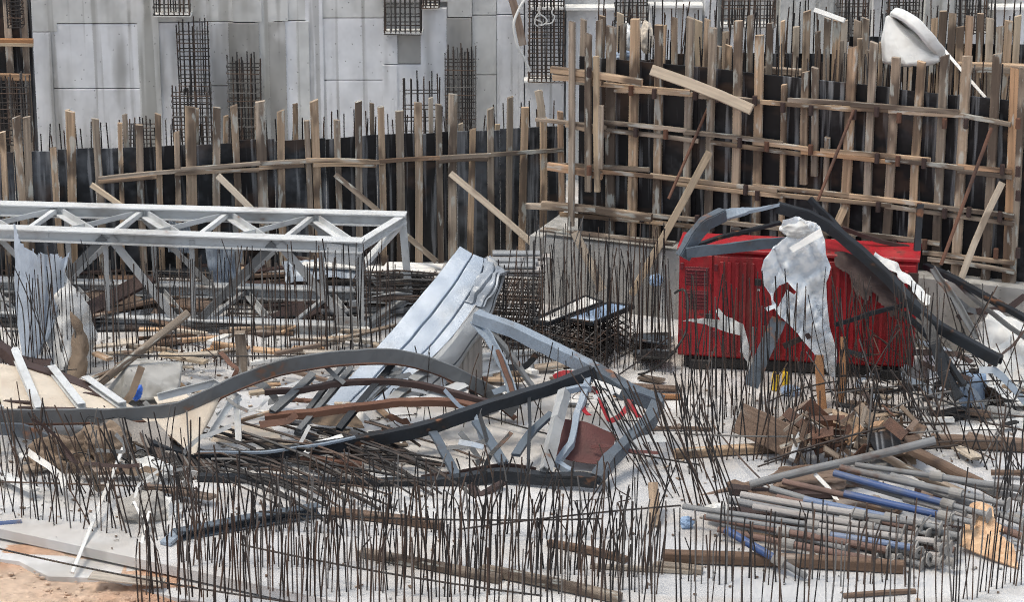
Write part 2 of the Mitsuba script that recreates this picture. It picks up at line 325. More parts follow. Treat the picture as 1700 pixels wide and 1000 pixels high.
# ------------------------------------------------------------------ the setting: ground, slab, blinding
def ground_mesh():
    xs = np.r_[-400, -60, -14, np.linspace(-7, 7, 71), 14, 60, 400]; ys = np.r_[-300, -20, 5, 14, np.linspace(18, 25, 50), 40, 80, 400]
    X, Y = np.meshgrid(xs, ys, indexing='ij'); near = (np.abs(X) < 7) & (Y > 17.9) & (Y < 25.1)
    Z = -0.20 + near*(0.065+0.15*(meshkit.fbm(np.stack([X*1.7, Y*2.6, X*0], -1), 4, 3)-0.42))
    i = np.arange(X.size).reshape(X.shape)
    return np.stack([X, Y, Z], -1).reshape(-1, 3), np.stack([i[:-1, :-1], i[1:, :-1], i[1:, 1:], i[:-1, 1:]], -1).reshape(-1, 4)
solo('ground', None, None, ground_mesh(), 'm_soil', smooth=True, kind='structure')
e0, e1 = G(0, 879), G(560, 1000); ed = unit(e1-e0); en = np.array([ed[1], -ed[0], 0]);                  # the free edge of the raft slab
if en[1] > 0: en = -en
pa, pb = e0-ed*18, e0+ed*26
slab = shapely.Polygon([(pa[0], pa[1]), (pb[0], pb[1]), (30, 46), (-30, 46)])
m = trimesh.creation.extrude_polygon(slab, 0.085, engine='earcut'); m.apply_translation([0, 0, -0.085])
solo('concrete_slab', None, None, m, 'm_floor', kind='structure')
b0, b1 = e0+en*1.3, e1+en*1.3
bl = []
for i in range(60):
    q = e0 + ed*(-6+i*0.4); w = min(max(.40-.11*(-6+i*.4), .16), .48)+0.16*(meshkit.noise([[i*0.35, 0, 0]], 4)[0]-.5)+0.2*(meshkit.noise([[i*1.3, 0, 0]], 5)[0]-.5); bl.append((q+en*w)[:2])
blp = shapely.Polygon([tuple((e0-ed*6-en*0.3)[:2])]+[tuple(x) for x in bl]+[tuple((e0+ed*17.6-en*0.3)[:2])])
m = trimesh.creation.extrude_polygon(blp, 0.06, engine='earcut'); m.apply_translation([0, 0, -0.17])
solo('blinding_strip', None, None, m, 'm_floor', kind='structure')

# ------------------------------------------------------------------ finished concrete wall behind, with its cast panels and ledges
YW = 33.0
wall = thing('concrete_wall', 'tall pale grey concrete retaining wall of cast panels across the back of the site', 'wall')
xl, xr = D(40, 0, YW)[0], D(1760, 0, YW)[0]
part(wall, 'core', box(((xl+xr)/2, YW+0.33, 2.2), (xr-xl, 0.5, 4.4)), 'm_concrete_mid')
def wpanel(x0, x1, y0, y1, mt, proud, name='panel'):
    a, b = D(x0, y1, YW), D(x1, y0, YW); g = 0.002
    part(wall, name, sweep([[a[0]+g, YW-proud/2+0.03, (a[2]+b[2])/2], [b[0]-g, YW-proud/2+0.03, (a[2]+b[2])/2]], rect(0.1+proud, b[2]-a[2]-2*g, 0.004)), mt)
P_, M_, K_ = 'm_concrete_pale', 'm_concrete_mid', 'm_concrete_dark'
for a in [(47, 85, -170, 51, M_, .03), (47, 85, 52, 275, P_, .034), (85.7, 237, -170, 37, M_, .028), (85.7, 237, 38, 145, P_, .02), (85.7, 237, 146, 275, P_, .024),
          (238, 256, -170, 275, M_, .04), (256.5, 312, -170, 35, M_, .028), (256.5, 345, 36, 275, P_, .02), (312, 386, -170, 34, M_, .025), (345.5, 386, 35, 140, P_, .03), (345.5, 386, 141, 275, P_, .026),
          (387, 430, -170, 34, M_, .06), (387, 430, 35, 275, K_, .06), (430.5, 451, -170, 275, M_, .04), (452, 474, -170, 33, M_, .05), (452, 474, 34, 275, K_, .05), (474.5, 497, 33, 275, P_, .03), (474.5, 512, -170, 32, M_, .03),
          (497.5, 513, 33, 275, M_, .05), (513, 532, -170, 275, P_, .036), (532.7, 637, -170, 28, M_, .02), (532.7, 637, 29, 131, P_, .022), (532.7, 637, 132, 275, P_, .026),
          (637.5, 660, 53, 104, P_, .05), (660.5, 700, 55, 104, K_, .03), (637.5, 660, 105, 275, P_, .06), (660.5, 700, 105, 275, P_, .045), (637.5, 742, -170, 2, M_, .02), (700.5, 742, 11, 275, P_, .05),
          (743, 783, -170, 26, M_, .06), (743, 783, 27, 275, K_, .06), (784, 824, -170, 23, M_, .03), (784, 824, 24, 122, M_, .03), (784, 824, 123, 275, M_, .034), (824.6, 870, -170, 22, P_, .02), (824.6, 870, 23, 275, P_, .024),
          (871, 938, -170, 275, P_, .01), (939, 1019, 13, 200, P_, .06), (1020, 1074, 36, 200, P_, .02), (1075, 1165, 9, 200, P_, .07), (1166, 1196, -170, 200, P_, .03), (1197, 1288, 42, 200, P_, .06), (1289, 1384, -10, 200, M_, .03),
          (1385, 1440, 64, 200, P_, .03), (1441, 1469, -60, 200, P_, .05), (1470, 1525, 48, 200, P_, .03), (1526, 1584, -10, 200, M_, .04), (1585, 1640, 52, 200, P_, .03), (1641, 1705, 12, 200, P_, .05)]: wpanel(*a)
for a in [(256, 318, 20, 25), (638, 702, 50, 54), (700, 730, 8, 12), (870, 912, 130, 134), (880, 938, 8, 13), (939, 1020, 9, 14), (1074, 1166, 5, 10), (1196, 1288, 38, 43), (1641, 1705, 8, 13)]:
    p, q = D(a[0], a[3], YW-.12), D(a[1], a[2], YW-.12)
    part(wall, 'ledge', sweep([[p[0], YW-.13, (p[2]+q[2])/2], [q[0], YW-.13, (p[2]+q[2])/2]], rect(0.2, max(q[2]-p[2], .025), .004)), 'm_white_sheet')
# reinforcement cages standing against that wall
def cage(x0, x1, y0, y1, n, lab, y=YW-0.22, depth=0.16, hs=0.105, top=0.1):
    k = thing('rebar_cage', lab, 'rebar cage'); a, b = D(x0, y1, y), D(x1, y0, y); vb, st = MB(), MB()
    for row in (0, 1):
        for i in range(n):
            x = a[0]+(b[0]-a[0])*i/(n-1)+rng.uniform(-.012, .012); yy = y-depth*row
            vb.add(bar([[x, yy, a[2]], [x+rng.uniform(-.02, .02), yy, b[2]+rng.uniform(0, top)]], 0.0085, sides=5))
    z = a[2]
    while z < b[2]:
        zz = z+rng.uniform(-.015, .015)
        c = [[a[0]-.01, y+.01, zz], [b[0]+.01, y+.01, zz], [b[0]+.01, y-depth-.01, zz+rng.uniform(-.01, .01)], [a[0]-.01, y-depth-.01, zz], [a[0]-.01, y+.01, zz]]
        st.add(sweep(c, circ(0.0062, 4), (0, 0, 1))); z += hs
    part(k, 'vertical_bar', vb, 'm_rebar', True, kind='stuff'); part(k, 'stirrup', st, 'm_rebar', True, kind='stuff')
cage(302, 345, 40, 152, 7, 'tall rebar cage on the pale wall panel, directly above the wider rusty cage')
cage(292, 350, 148, 262, 9, 'wider rebar cage standing at the foot of the tall one on the pale wall panel', y=YW-.45, hs=.08)
cage(384, 430, 98, 260, 8, 'rebar cage in front of the dark concrete pilaster left of the middle of the wall')
cage(258, 314, -40, 20, 8, 'rebar cage on the white ledge at the top edge, leftmost of the upper cages')
cage(640, 698, -40, 50, 8, 'rebar cage on the white ledge in the upper middle of the wall')
cage(702, 728, -40, 8, 5, 'narrow rebar cage on the small high ledge right of the upper middle cage')
cage(673, 727, 130, 260, 6, 'open rebar cage with widely spaced ties rising behind the left formwork', y=YW-.6, hs=.16)
cage(742, 788, 84, 260, 8, 'tall rebar cage in front of the right dark concrete pilaster', hs=.1)
cage(878, 936, -40, 130, 9, 'large rebar cage with tangled wire beside the white hose', hs=.085)
cage(208, 258, 201, 262, 7, 'short rebar cage peeping over the left part of the left formwork', y=YW-.7)
cage(1021, 1074, -40, 35, 8, 'rebar cage between two white wall blocks above the corner of the right formwork')
cage(1199, 1286, -40, 40, 11, 'wide rebar cage on the white block above the right formwork')
cage(1386, 1440, -40, 64, 8, 'rebar cage left of the white tub behind the right formwork')
cage(1471, 1525, -40, 48, 8, 'rebar cage directly behind the white tub')
cage(1586, 1640, -40, 52, 8, 'rebar cage right of the white tub, rightmost of the wall cages')

# ------------------------------------------------------------------ timber formwork
class Form:
    """A shutter wall on the plan line a-b: black boards, studs and walers found on its own plane."""
    def __init__(s, a, b, key): s.a, s.b = np.array([a[0], a[1], 0.0]), np.array([b[0], b[1], 0.0]); s.d = unit(s.b-s.a); s.n = np.array([s.d[1], -s.d[0], 0]); s.key = key
    def at(s, px, py, off=0.0): r = ray(px, py); o = s.a+s.n*off; return EYE + r*((o-EYE)@s.n/(r@s.n))
    def board(s, x0, x1, y0, y1, zb, mt):               # a plywood sheet from pixel column x0 to x1, top edge at rows y0, y1
        p, q = s.at(x0, y0), s.at(x1, y1); g = s.d*0.002; p, q = p+g-s.n*.009, q-g-s.n*.009
        v = [];
        for o in (0, .018):
            for c, z in ((p, zb), (q, zb), (q, q[2]), (p, p[2])): v.append([*(c+s.n*o)[:2], z])
        f = [[3, 2, 1, 0], [4, 5, 6, 7], [0, 1, 5, 4], [1, 2, 6, 5], [2, 3, 7, 6], [3, 0, 4, 7]]
        part(s.key, 'plywood_panel', (np.array(v, float), np.array(f)), mt)
    def stud(s, px, py, zb, w=.09, h=.09, off=.055, pyb=None, mt='m_timber', tilt=0.0, name='stud'):
        t = s.at(px, py, off); bt = np.array([t[0], t[1], zb]) if pyb is None else s.at(px, pyb, off)
        bt = bt + s.d*(tilt+rng.uniform(-.015, .015)); mid = (t+bt)/2+s.d*rng.uniform(-.012, .012)
        m = sweep([bt, mid, t], rect(w*rng.uniform(.78, .95), h*.6, .007), s.n)
        v = m[0]; e = v[:, 2] > t[2]-.03; v[e, 2] += (v[e]@s.d-(t@s.d))*rng.uniform(-.4, .4)      # sawn ends are not square
        part(s.key, name, m, mt)
    def rail(s, x0, y0, x1, y1, off, h=.07, w=.07, mt='m_timber', name='waler'):
        a, b = s.at(x0, y0, off), s.at(x1, y1, off); part(s.key, name, plank(a, b, w, h, (0, 0, 1), .012, 5), mt)
    def clamp(s, px, py, off):
        c = s.at(px, py, off)
        part(s.key, 'clamp', sweep([c-[0, 0, .05], c+[0, 0, .05]], rect(.045, .05, .012), s.n), rng.choice(['m_rust', 'm_rust_dark', 'm_rust_dark']))

def fence_stuff(fm, x0, x1, ytop, n, h, name, lab, off=-.25, r=.0075, sd=.06):
    b = MB()
    for i in range(n):
        x = x0+(x1-x0)*(i+rng.uniform(-.4, .4))/n; p = fm.at(x, ytop(x), off); L = h*rng.uniform(.5, 1.1)
        b.add(bar([[*p[:2], p[2]-.4], [p[0]+rng.gauss(0, sd)*.5, p[1], p[2]+L]], r, sides=5))
    solo(name, lab, 'starter bars', b, 'm_rebar', True, kind='stuff')

# left shutter
lf = thing('formwork_wall', 'low formwork wall of dark plywood and upright timber studs behind the lattice truss', 'formwork wall')
L = Form(D(-80, 300, 28.95), D(938, 300, 29.95), lf)
ltop = lambda x: 254-0.047*x
B_, Gy = 'm_film_black', 'm_film_grey'
for x0, x1, mt in [(-90, 22, Gy), (22, 95, Gy), (95, 156, Gy), (156, 235, Gy), (235, 320, B_), (320, 395, Gy), (395, 455, B_), (455, 540, Gy), (540, 625, B_), (625, 700, B_), (700, 758, B_), (758, 830, Gy), (830, 940, Gy)]:
    L.board(x0, x1, ltop(x0)+rng.uniform(-3, 3), ltop(x1)+rng.uniform(-3, 3), 0.0, mt)
for px, py, w in [(4, 219, .07), (27, 194, .095), (44, 194, .085), (88, 245, .08), (117, 185, .11), (158, 197, .09), (199, 204, .06), (231, 207, .08), (262, 189, .08), (293, 219, .07), (316, 177, .13), (360, 178, .1), (388, 175, .08), (432, 168, .13),
                  (466, 184, .085), (509, 200, .075), (521, 167, .11), (559, 199, .075), (595, 168, .085), (632, 177, .085), (663, 184, .09), (694, 170, .095), (728, 173, .07), (752, 156, .1), (785, 214, .08), (814, 180, .085), (847, 161, .08), (872, 178, .085), (902, 195, .08), (930, 185, .08)]:
    L.stud(px, py, 0.0, w, .09, tilt=rng.uniform(-.05, .05))
for px, py, mt in [(112, 182, 'm_timber_pale'), (326, 180, 'm_timber'), (375, 192, 'm_timber'), (426, 176, 'm_timber'), (617, 171, 'm_timber'), (715, 162, 'm_timber_pale'), (207, 190, 'm_timber'), (765, 205, 'm_timber_pale'), (826, 206, 'm_timber_pale'), (897, 150, 'm_timber_pale'), (490, 172, 'm_timber')]:
    L.stud(px, py, 1.0, .06, .06, off=-.2, mt=mt, name='back_stud')
for a in [(163, 297, 300, 284), (300, 281, 432, 271), (163, 302, 260, 293), (290, 288, 430, 282), (428, 272, 520, 267), (430, 279, 505, 274), (508, 266, 640, 270), (520, 274, 625, 275), (630, 268, 730, 262), (728, 262, 818, 257), (728, 268, 810, 264), (815, 257, 936, 249)]:
    L.rail(*a, off=.105+rng.uniform(0, .012), h=.045, w=.03)
fence_stuff(L, 60, 930, lambda x: ltop(x), 85, .28, 'starter_bars', 'thin rebar ends standing in a row above the left formwork panels')

# right shutter on its concrete footing
A0, A1 = (D(950, 100, 28.5)[0], 28.5), (D(1700, 170, 26.72)[0], 26.72)
ext = unit([A1[0]-A0[0], A1[1]-A0[1]]); A2 = (A1[0]+ext[0]*.8, A1[1]+ext[1]*.8)
rf = thing('formwork_wall', 'high formwork wall of black plywood with crossing studs and double walers on a concrete footing', 'formwork wall')
R = Form(A0, A2, rf); ZF = .73
rtop = lambda x: 95+(x-1000)*.107
for x0, x1, mt in [(962, 1050, B_), (1050, 1160, B_), (1160, 1265, B_), (1265, 1370, B_), (1370, 1478, B_), (1478, 1590, B_), (1590, 1700, B_), (1700, 1815, B_)]:
    R.board(x0, x1, rtop(x0)+rng.uniform(-2, 2), rtop(x1)+rng.uniform(-2, 2), ZF, mt)
for px, py, w in [(1015, 44, .1), (1055, 31, .1), (1094, 41, .1), (1147, 29, .095), (1184, 46, .095), (1226, 34, .1), (1261, 58, .1), (1302, 140, .065), (1338, 119, .09), (1353, 112, .08), (1374, 228, .06), (1416, 78, .1), (1451, 70, .09), (1488, 95, .1), (1530, 102, .09), (1569, 92, .1), (1606, 93, .12), (1656, 89, .1), (1686, 112, .1), (1699, 112, .09), (1740, 120, .1)]:
    R.stud(px, py, ZF if px != 1338 and px != 1353 else 0, w, .1, off=.06, pyb={1338: 306, 1353: 292}.get(px), tilt=rng.uniform(-.02, .02))
for px, py, pb, w, mt in [(950, 36, 375, .075, 'm_timber'), (977, 56, 318, .085, 'm_timber'), (990, 93, 318, .075, 'm_timber_pale'), (998, 175, 280, .065, 'm_timber')]:
    R.stud(px, py, 0, w, .07, off=.27, pyb=pb, mt=mt)
for px, py in [(969, 32), (995, 33), (1035, 39), (1120, 29), (1175, 32), (1246, 25), (1279, 38), (1102, 42), (1193, 76), (1210, 75)]:
    R.stud(px, py, 1.6, .075, .06, off=-.3, name='back_stud')
for a in [(956, 136, 1146, 153), (1020, 150, 1150, 157), (1160, 160, 1262, 169), (1234, 167, 1420, 182), (1308, 166, 1475, 177), (1412, 173, 1592, 186), (1475, 184, 1600, 192), (1590, 191, 1678, 207), (1362, 177, 1480, 183),
          (1003, 203, 1140, 217), (1003, 216, 1160, 234), (1135, 219, 1300, 238), (1180, 236, 1330, 256), (1250, 237, 1345, 248), (1330, 252, 1480, 269), (1362, 250, 1545, 266), (1470, 265, 1600, 280), (1590, 276, 1680, 284), (1590, 284, 1680, 295), (1530, 272, 1600, 279),
          (996, 285, 1130, 299), (905, 273, 1078, 282), (1080, 291, 1290, 317), (1120, 304, 1300, 326), (1250, 309, 1420, 326), (1290, 323, 1480, 341), (1410, 325, 1560, 343), (1470, 342, 1684, 372), (1530, 341, 1684, 359),
          (935, 346, 1080, 358), (930, 356, 1160, 377), (1080, 358, 1300, 380), (1396, 386, 1560, 405), (1380, 400, 1500, 415), (1532, 419, 1684, 437), (1540, 430, 1684, 452), (1300, 378, 1420, 393)]:
    R.rail(*a, off=.11+rng.uniform(0, .015), h=.047, w=.03)
for x0, y0, x1, y1, h in [(915, 115, 1066, 137, .07), (918, 128, 1000, 137, .06), (890, 198, 1005, 212, .035), (940, 206, 1010, 224, .06), (910, 276, 1000, 292, .08), (874, 342, 990, 348, .06), (900, 340, 1082, 362, .08)]:
    R.rail(x0, y0, x1, y1, .225, h=h, w=.06, mt='m_timber')
for px in (1055, 1094, 1147, 1184, 1226, 1261, 1302, 1346, 1416, 1451, 1488, 1530, 1569, 1606, 1656):
    for y0 in (141, 214, 292, 352):
        if rng.random() < .62: R.clamp(px+rng.uniform(-8, 12), y0+(px-1000)*.104+rng.uniform(-3, 6), .145)
for px, py in ((978, 120), (978, 283), (1690, 205), (1690, 285), (1690, 325), (1690, 420)): R.clamp(px, py, .33 if px < 1000 else .2)
fence_stuff(R, 1000, 1720, lambda x: rtop(x), 110, .34, 'starter_bars', 'thin rebar ends crowding behind the top of the right formwork', off=-.35)
# footing: an upstand of concrete under that shutter
ft = thing('concrete_footing', 'grey concrete upstand carrying the high right formwork', 'footing')
o = lambda p, k: np.array([*p])+np.array([R.n[0], R.n[1]])*k
c0 = D(897, 380, 28.55); A0x = (c0[0], c0[1])
poly = shapely.Polygon([o(A0x, .3), o(A2, .22), o(A2, -1.2), o(A0x, -1.1)])
part(ft, 'upstand', trimesh.creation.extrude_polygon(poly, ZF, engine='earcut'), 'm_concrete_dark')
u = MB()
for i in range(26):
    x = 903+i*8.3+rng.uniform(-2, 2); p = R.at(x, 430, .31); u.add(sweep([[*p[:2], 0.01], [*p[:2], ZF-rng.uniform(0.01, .12)]], rect(rng.uniform(.02, .05), rng.uniform(.02, .06)), R.n))
part(ft, 'shutter_board', u, 'm_concrete_mid', kind='stuff')
part(ft, 'cap_board', plank(R.at(900, 381, .33), R.at(1120, 405, .33), .12, .025), 'm_timber')
# second shutter behind
bf = thing('formwork_wall', 'rear formwork wall whose black panel tops and stud ends show behind the high right formwork', 'formwork wall')
Bk = Form(D(980, 85, 29.3), D(1790, 85, 29.0), bf)
for x0, x1, y0 in [(985, 1080, 100), (1080, 1122, 98), (1122, 1210, 89), (1210, 1305, 87), (1305, 1410, 88), (1410, 1500, 60), (1500, 1570, 66), (1570, 1700, 72), (1700, 1790, 75)]:
    Bk.board(x0, x1, y0, y0+rng.uniform(-1, 2), 0.5, B_)
for i, px in enumerate([1000, 1030, 1160, 1205, 1300, 1322, 1340, 1358, 1374, 1390, 1402, 1424, 1437, 1510, 1552, 1566, 1582, 1594, 1610, 1628, 1644, 1660, 1675, 1690, 1716, 1740]):
    Bk.stud(px, rng.choice([26, 34, 22, 44, 52, 30, 18]), .6, rng.uniform(.06, .095), .08, off=.055, mt=rng.choice(['m_timber', 'm_timber', 'm_timber', 'm_timber_pale']))
for px in [1398, 1412, 1428, 1440, 1463, 1473, 1505, 1515]:
    Bk.stud(px, rng.uniform(62, 85), .6, rng.uniform(.05, .08), .07, off=.4, name='front_stud')
Bk.rail(1590, 108, 1700, 112, .16); Bk.rail(1590, 115, 1720, 119, .18, mt='m_timber'); Bk.rail(1265, 116, 1330, 120, .5)
fence_stuff(Bk, 990, 1720, lambda x: 75, 120, .5, 'starter_bars', 'thin rebar ends rising behind the rear formwork in the top right', off=-.3)
# shutter at the left edge
ff = thing('formwork_wall', 'tall narrow formwork wall with orange waler at the upper left edge', 'formwork wall')
E = Form(D(-120, 100, 31.6), D(52, 100, 31.6), ff)
E.board(-110, -32, -60, -60, .3, B_); E.board(-32, 48, -60, -60, .3, B_)
for px, w in ((-60, .08), (8, .09), (37, .09)): E.stud(px, -50, .3, w, .09)
E.rail(-110, 66, 55, 68, .14, .05, .07, 'm_orange'); E.rail(-110, 75, 55, 74, .15, .04, .07, 'm_timber_pale'); E.rail(-110, 126, 50, 128, .14, .08, .06, 'm_timber')
cage(-30, 46, 130, 235, 12, 'dense rebar cage at the left edge below the orange waler', y=31.2, hs=.085)
cage(18, 36, -20, 40, 4, 'small bright rebar cage between the posts in the top left corner', y=31.35, hs=.05)

# loose props and boards leaning on the shutters
def prop(name, lab, a, b, w, h, mt, round_=False, cat=None, n=4):
    a, b = Q(a), Q(b)
    m = bar([a, b], w/2, sides=10) if round_ else plank(a, b, w, h, (0, -1, .3), .015, n)
    return solo(name, lab, cat or name.replace('_', ' '), m, mt, round_)
prop('raking_board', 'pale raking board on the left formwork running down to the grey footing', (748, 288, 29.2), (888, 408, 28.7), .07, .03, 'm_timber_pale')
prop('raking_board', 'raking board leaning on the left formwork above the truss end', (557, 290, 29.3), (724, 434, 28.5), .06, .03, 'm_timber')
prop('raking_board', 'raking board leaning on the left formwork behind the middle of the truss', (362, 292, 29.0), (440, 372, 28.6), .07, .03, 'm_timber_pale')
prop('raking_board', 'leftmost raking board leaning on the left formwork', (152, 307, 28.8), (215, 352, 28.5), .06, .03, 'm_timber_pale')
prop('raking_board', 'long pale raking board standing in front of the corner of the right formwork', (1178, 252, 27.75), (1048, 490, 27.6), .075, .035, 'm_timber_pale')
prop('raking_board', 'short pale board propped against the grey footing at the formwork corner', (954, 386, 27.85), (1000, 482, 27.7), .09, .03, 'm_timber_pale')
prop('loose_board', 'heavy weathered board hung aslant across the top of the right formwork', (1082, 116, 27.92), (1248, 182, 27.42), .11, .05, 'm_timber_pale')
prop('raking_board', 'pale raking board at the right end of the right formwork', (1664, 303, 26.5), (1596, 462, 26.2), .065, .03, 'm_timber_pale')
prop('raking_board', 'short raking board behind the bent canopy beam', (1424, 284, 27.5), (1390, 372, 27.2), .08, .03, 'm_timber')
prop('steel_prop', 'thin olive steel prop leaning beside the slanting board of the right formwork', (1177, 175, 27.95), (1110, 330, 27.5), .03, .03, 'm_rust', True)
prop('steel_prop', 'rusty steel prop raking in front of the middle of the right formwork', (1418, 182, 27.2), (1358, 332, 26.8), .032, .03, 'm_rust', True)
prop('steel_prop', 'rusty steel prop raking near the right end of the right formwork', (1646, 212, 26.4), (1562, 440, 26.0), .036, .03, 'm_rust', True)
prop('white_lath', 'long white lath leaning over the right formwork below the white tub', (1528, 36, 27.8), (1636, 162, 27.0), .03, .02, 'm_white_sheet')
prop('white_lath', 'white lath lying across the stud ends near the top edge', (1352, 16, 28.9), (1402, 34, 28.7), .05, .03, 'm_white_sheet')
prop('loose_board', 'brown board leaning on the wall beside the white hose', (845, -20, 32.4), (868, 75, 32.3), .09, .03, 'm_timber_dark')
prop('loose_board', 'pale board with a frayed end leaning on the corner of the left formwork', (893, 150, 29.6), (900, 200, 29.6), .08, .03, 'm_timber_pale')
hose = [Q(a) for a in [(874, -4, 32.3), (860, 18, 32.25), (853, 40, 32.2), (858, 72, 32.2), (872, 100, 32.25), (880, 118, 32.3)]]
solo('hose', 'white hose hanging in a loop on the concrete wall beside the large rebar cage', 'hose', sweep(hose, circ(.016, 8), (0, 1, 0.1), 30), 'm_rope', True)
wl = MB()
for i in range(4):
    p = [D(888+i*9+rng.uniform(-4, 4)+rng.uniform(-10, 10)*math.sin(k*2.1+i), 14+k*7+rng.uniform(-3, 3), 32.5) for k in range(5)]; wl.add(sweep(p, circ(.008, 5), (0, 1, .1), 20))
solo('wire_tangle', 'pale wire tangled in the large rebar cage beside the white hose', 'wire', wl, 'm_white_plastic', True)
# white tub hanging on the stud ends
ax = unit(D(1521, 66, 27.35)-D(1478, 86, 27.75)); c = D(1517, 64, 27.45)
def lumpy(m, a=.03): v = m[0]; return (v + a*2*np.stack([meshkit.fbm(v*4, 3, q)-.5 for q in (4, 5, 6)], -1), m[1], m[2])
tub = thing('tub', 'big dirty white plastic tub tipped on its side on the right formwork', 'tub')
ax = unit(np.array([.70, .27, .67]))
hb = [D(px, py, y) for px, py, y in [(1474, 34, 27.5), (1468, 98, 27.45), (1476, 104, 27.3), (1505, 107, 27.2), (1540, 106, 27.2), (1554, 100, 27.2), (1552, 86, 27.3), (1500, 50, 27.7), (1490, 36, 27.75), (1540, 76, 27.7), (1480, 96, 27.75)]]
hm = m3.Manifold.batch_hull([m3.Manifold.sphere(.035, 10).translate([float(q) for q in p]) for p in hb]).refine_to_length(.05).to_mesh()
part(tub, 'body', lumpy((np.array(hm.vert_properties[:, :3], float), np.array(hm.tri_verts), np.zeros((len(hm.vert_properties), 2))), .045), 'm_white_plastic', True)
part(tub, 'rim', lumpy(revolve(c, [(.30, -.005), (.335, 0), (.345, .02), (.345, .085), (.33, .1), (.30, .1), (.29, .085), (.285, .02), (.30, -.005)], ax, 36)), 'm_white_plastic', True)
part(tub, 'base', revolve(c, [(0, .05), (.28, .05), (.288, .075), (0, .076)], ax, 36), 'm_white_plastic', True)
sack = lambda n, lab, c, r, seed, mt, cat='sack', am=.35: solo(n, lab, cat, lump(c, r, seed, am, 1.8, 4), mt, True)
sack('sack', 'yellowish white sack stuffed between studs behind the left end of the right formwork', D(1073, 62, 29.0), (.075, .1, .17), 5, 'm_cream')
sack('sack', 'white sack hanging behind the studs left of the yellowish sack', D(1043, 62, 29.0), (.06, .08, .15), 6, 'm_white_plastic')
sack('cloth', 'blue cloth on the panel edge below the white sack', D(1037, 92, 28.7), (.1, .06, .05), 7, 'm_cloth_blue', 'cloth')

# ------------------------------------------------------------------ lattice truss lying on the slab
tr = thing('lattice_truss', 'long whitish steel lattice truss lying on the slab along the left formwork', 'truss')
FTR, RTR = D(597, 408, 27.18), D(668, 364, 28.13); FBR, RBR = D(599, 549, 27.18), D(679, 492, 28.13)
dF = unit(D(0, 386, 27.66)-FTR); dR = unit(D(0, 346, 28.5)-RTR)
def on(p, d, px, row):                                  # the point of the chord line p + d s that stands in pixel column px
    for _ in range(6):
        q = p+d*row[0]; x = 850+FPX*q[0]/((q-EYE)@FWD); row[0] += (x-px)/160
    return p+d*row[0]
ft_ = lambda px: on(FTR, dF, px, [2.0]); rt_ = lambda px: on(RTR, dR, px, [2.0]); fb_ = lambda px: on(FBR, dF, px, [2.0]); rb_ = lambda px: on(RBR, dR, px, [2.0])
for nm, p, d, mt in (('chord', FTR, dF, 'm_truss'), ('chord', RTR, dR, 'm_truss'), ('chord', FBR, dF, 'm_truss'), ('chord', RBR, dR, 'm_truss')):
    part(tr, nm, beam([p-d*.04, p+d*5.6], ibeam(.17, .125, .014), (0, 0, 1)), mt)
W_ = lambda a, b, w, mt='m_truss', up=(0, 0, 1): part(tr, 'lacing_bar', beam([a, b], angl(w, w, .009) if w > .05 else rect(w, w), up), mt)
for r in (519, 377, 235, 93, -49, -191):
    W_(rt_(r), ft_(r-54), .05); W_(rt_(r), ft_(r+70), .075); W_(rt_(r-6), ft_(r-158), .055)
    W_(rb_(r+30), fb_(r-40), .045, 'm_truss_old'); W_(rb_(r+30), fb_(r+78), .06, 'm_truss_old')
for a, b in ((464, 590), (184, 299), (-96, 19)):
    W_(ft_(a), fb_(b), .085, 'm_truss_old', (0, 1, 0)); W_(rt_(a+45), rb_(b+60), .06, 'm_truss_old', (0, 1, 0))
for a, b in ((455, 325), (174, 45), (-110, -235)):
    W_(ft_(a), fb_(b), .075, 'm_steel_grey', (0, 1, 0)); W_(rt_(a+60), rb_(b+60), .05, 'm_truss_old', (0, 1, 0))
for a in (530, 390, 252, 110): W_(rt_(a), rb_(a+8), .055, 'm_truss_old', (0, 1, 0))
for a in (318, 175): W_(ft_(a), fb_(a+4), .05, 'm_truss_old', (0, 1, 0))
part(tr, 'end_post', beam([FTR, FBR], chan(.07, .075, .01), (0, 1, 0)), 'm_truss'); part(tr, 'end_post', beam([RTR, RBR], chan(.075, .075, .01), (0, 1, 0)), 'm_truss')
part(tr, 'end_beam', beam([FTR, RTR], ibeam(.09, .09, .012)), 'm_truss'); part(tr, 'end_beam', beam([FBR, RBR], ibeam(.08, .09, .012)), 'm_truss_old')
part(tr, 'knee_brace', beam([RTR-[0, 0, .03], FTR-[0, -.15, .28]], rect(.07, .05)), 'm_truss'); part(tr, 'knee_brace', beam([RBR+[0, 0, .05], FBR+[-.1, .1, .25]], rect(.05, .05)), 'm_truss_old')
gs = unit(dF); part(tr, 'gusset_plate', sweep([FTR+gs*.02+[0, -.062, -.1], FTR+gs*.34+[0, -.062, -.06]], rect(.012, .2), (0, 0, 1)), 'm_truss')
part(tr, 'gusset_plate', sweep([FBR+gs*.0+[0, -.062, .08], FBR+gs*.26+[0, -.062, .06]], rect(.012, .18), (0, 0, 1)), 'm_truss_old')

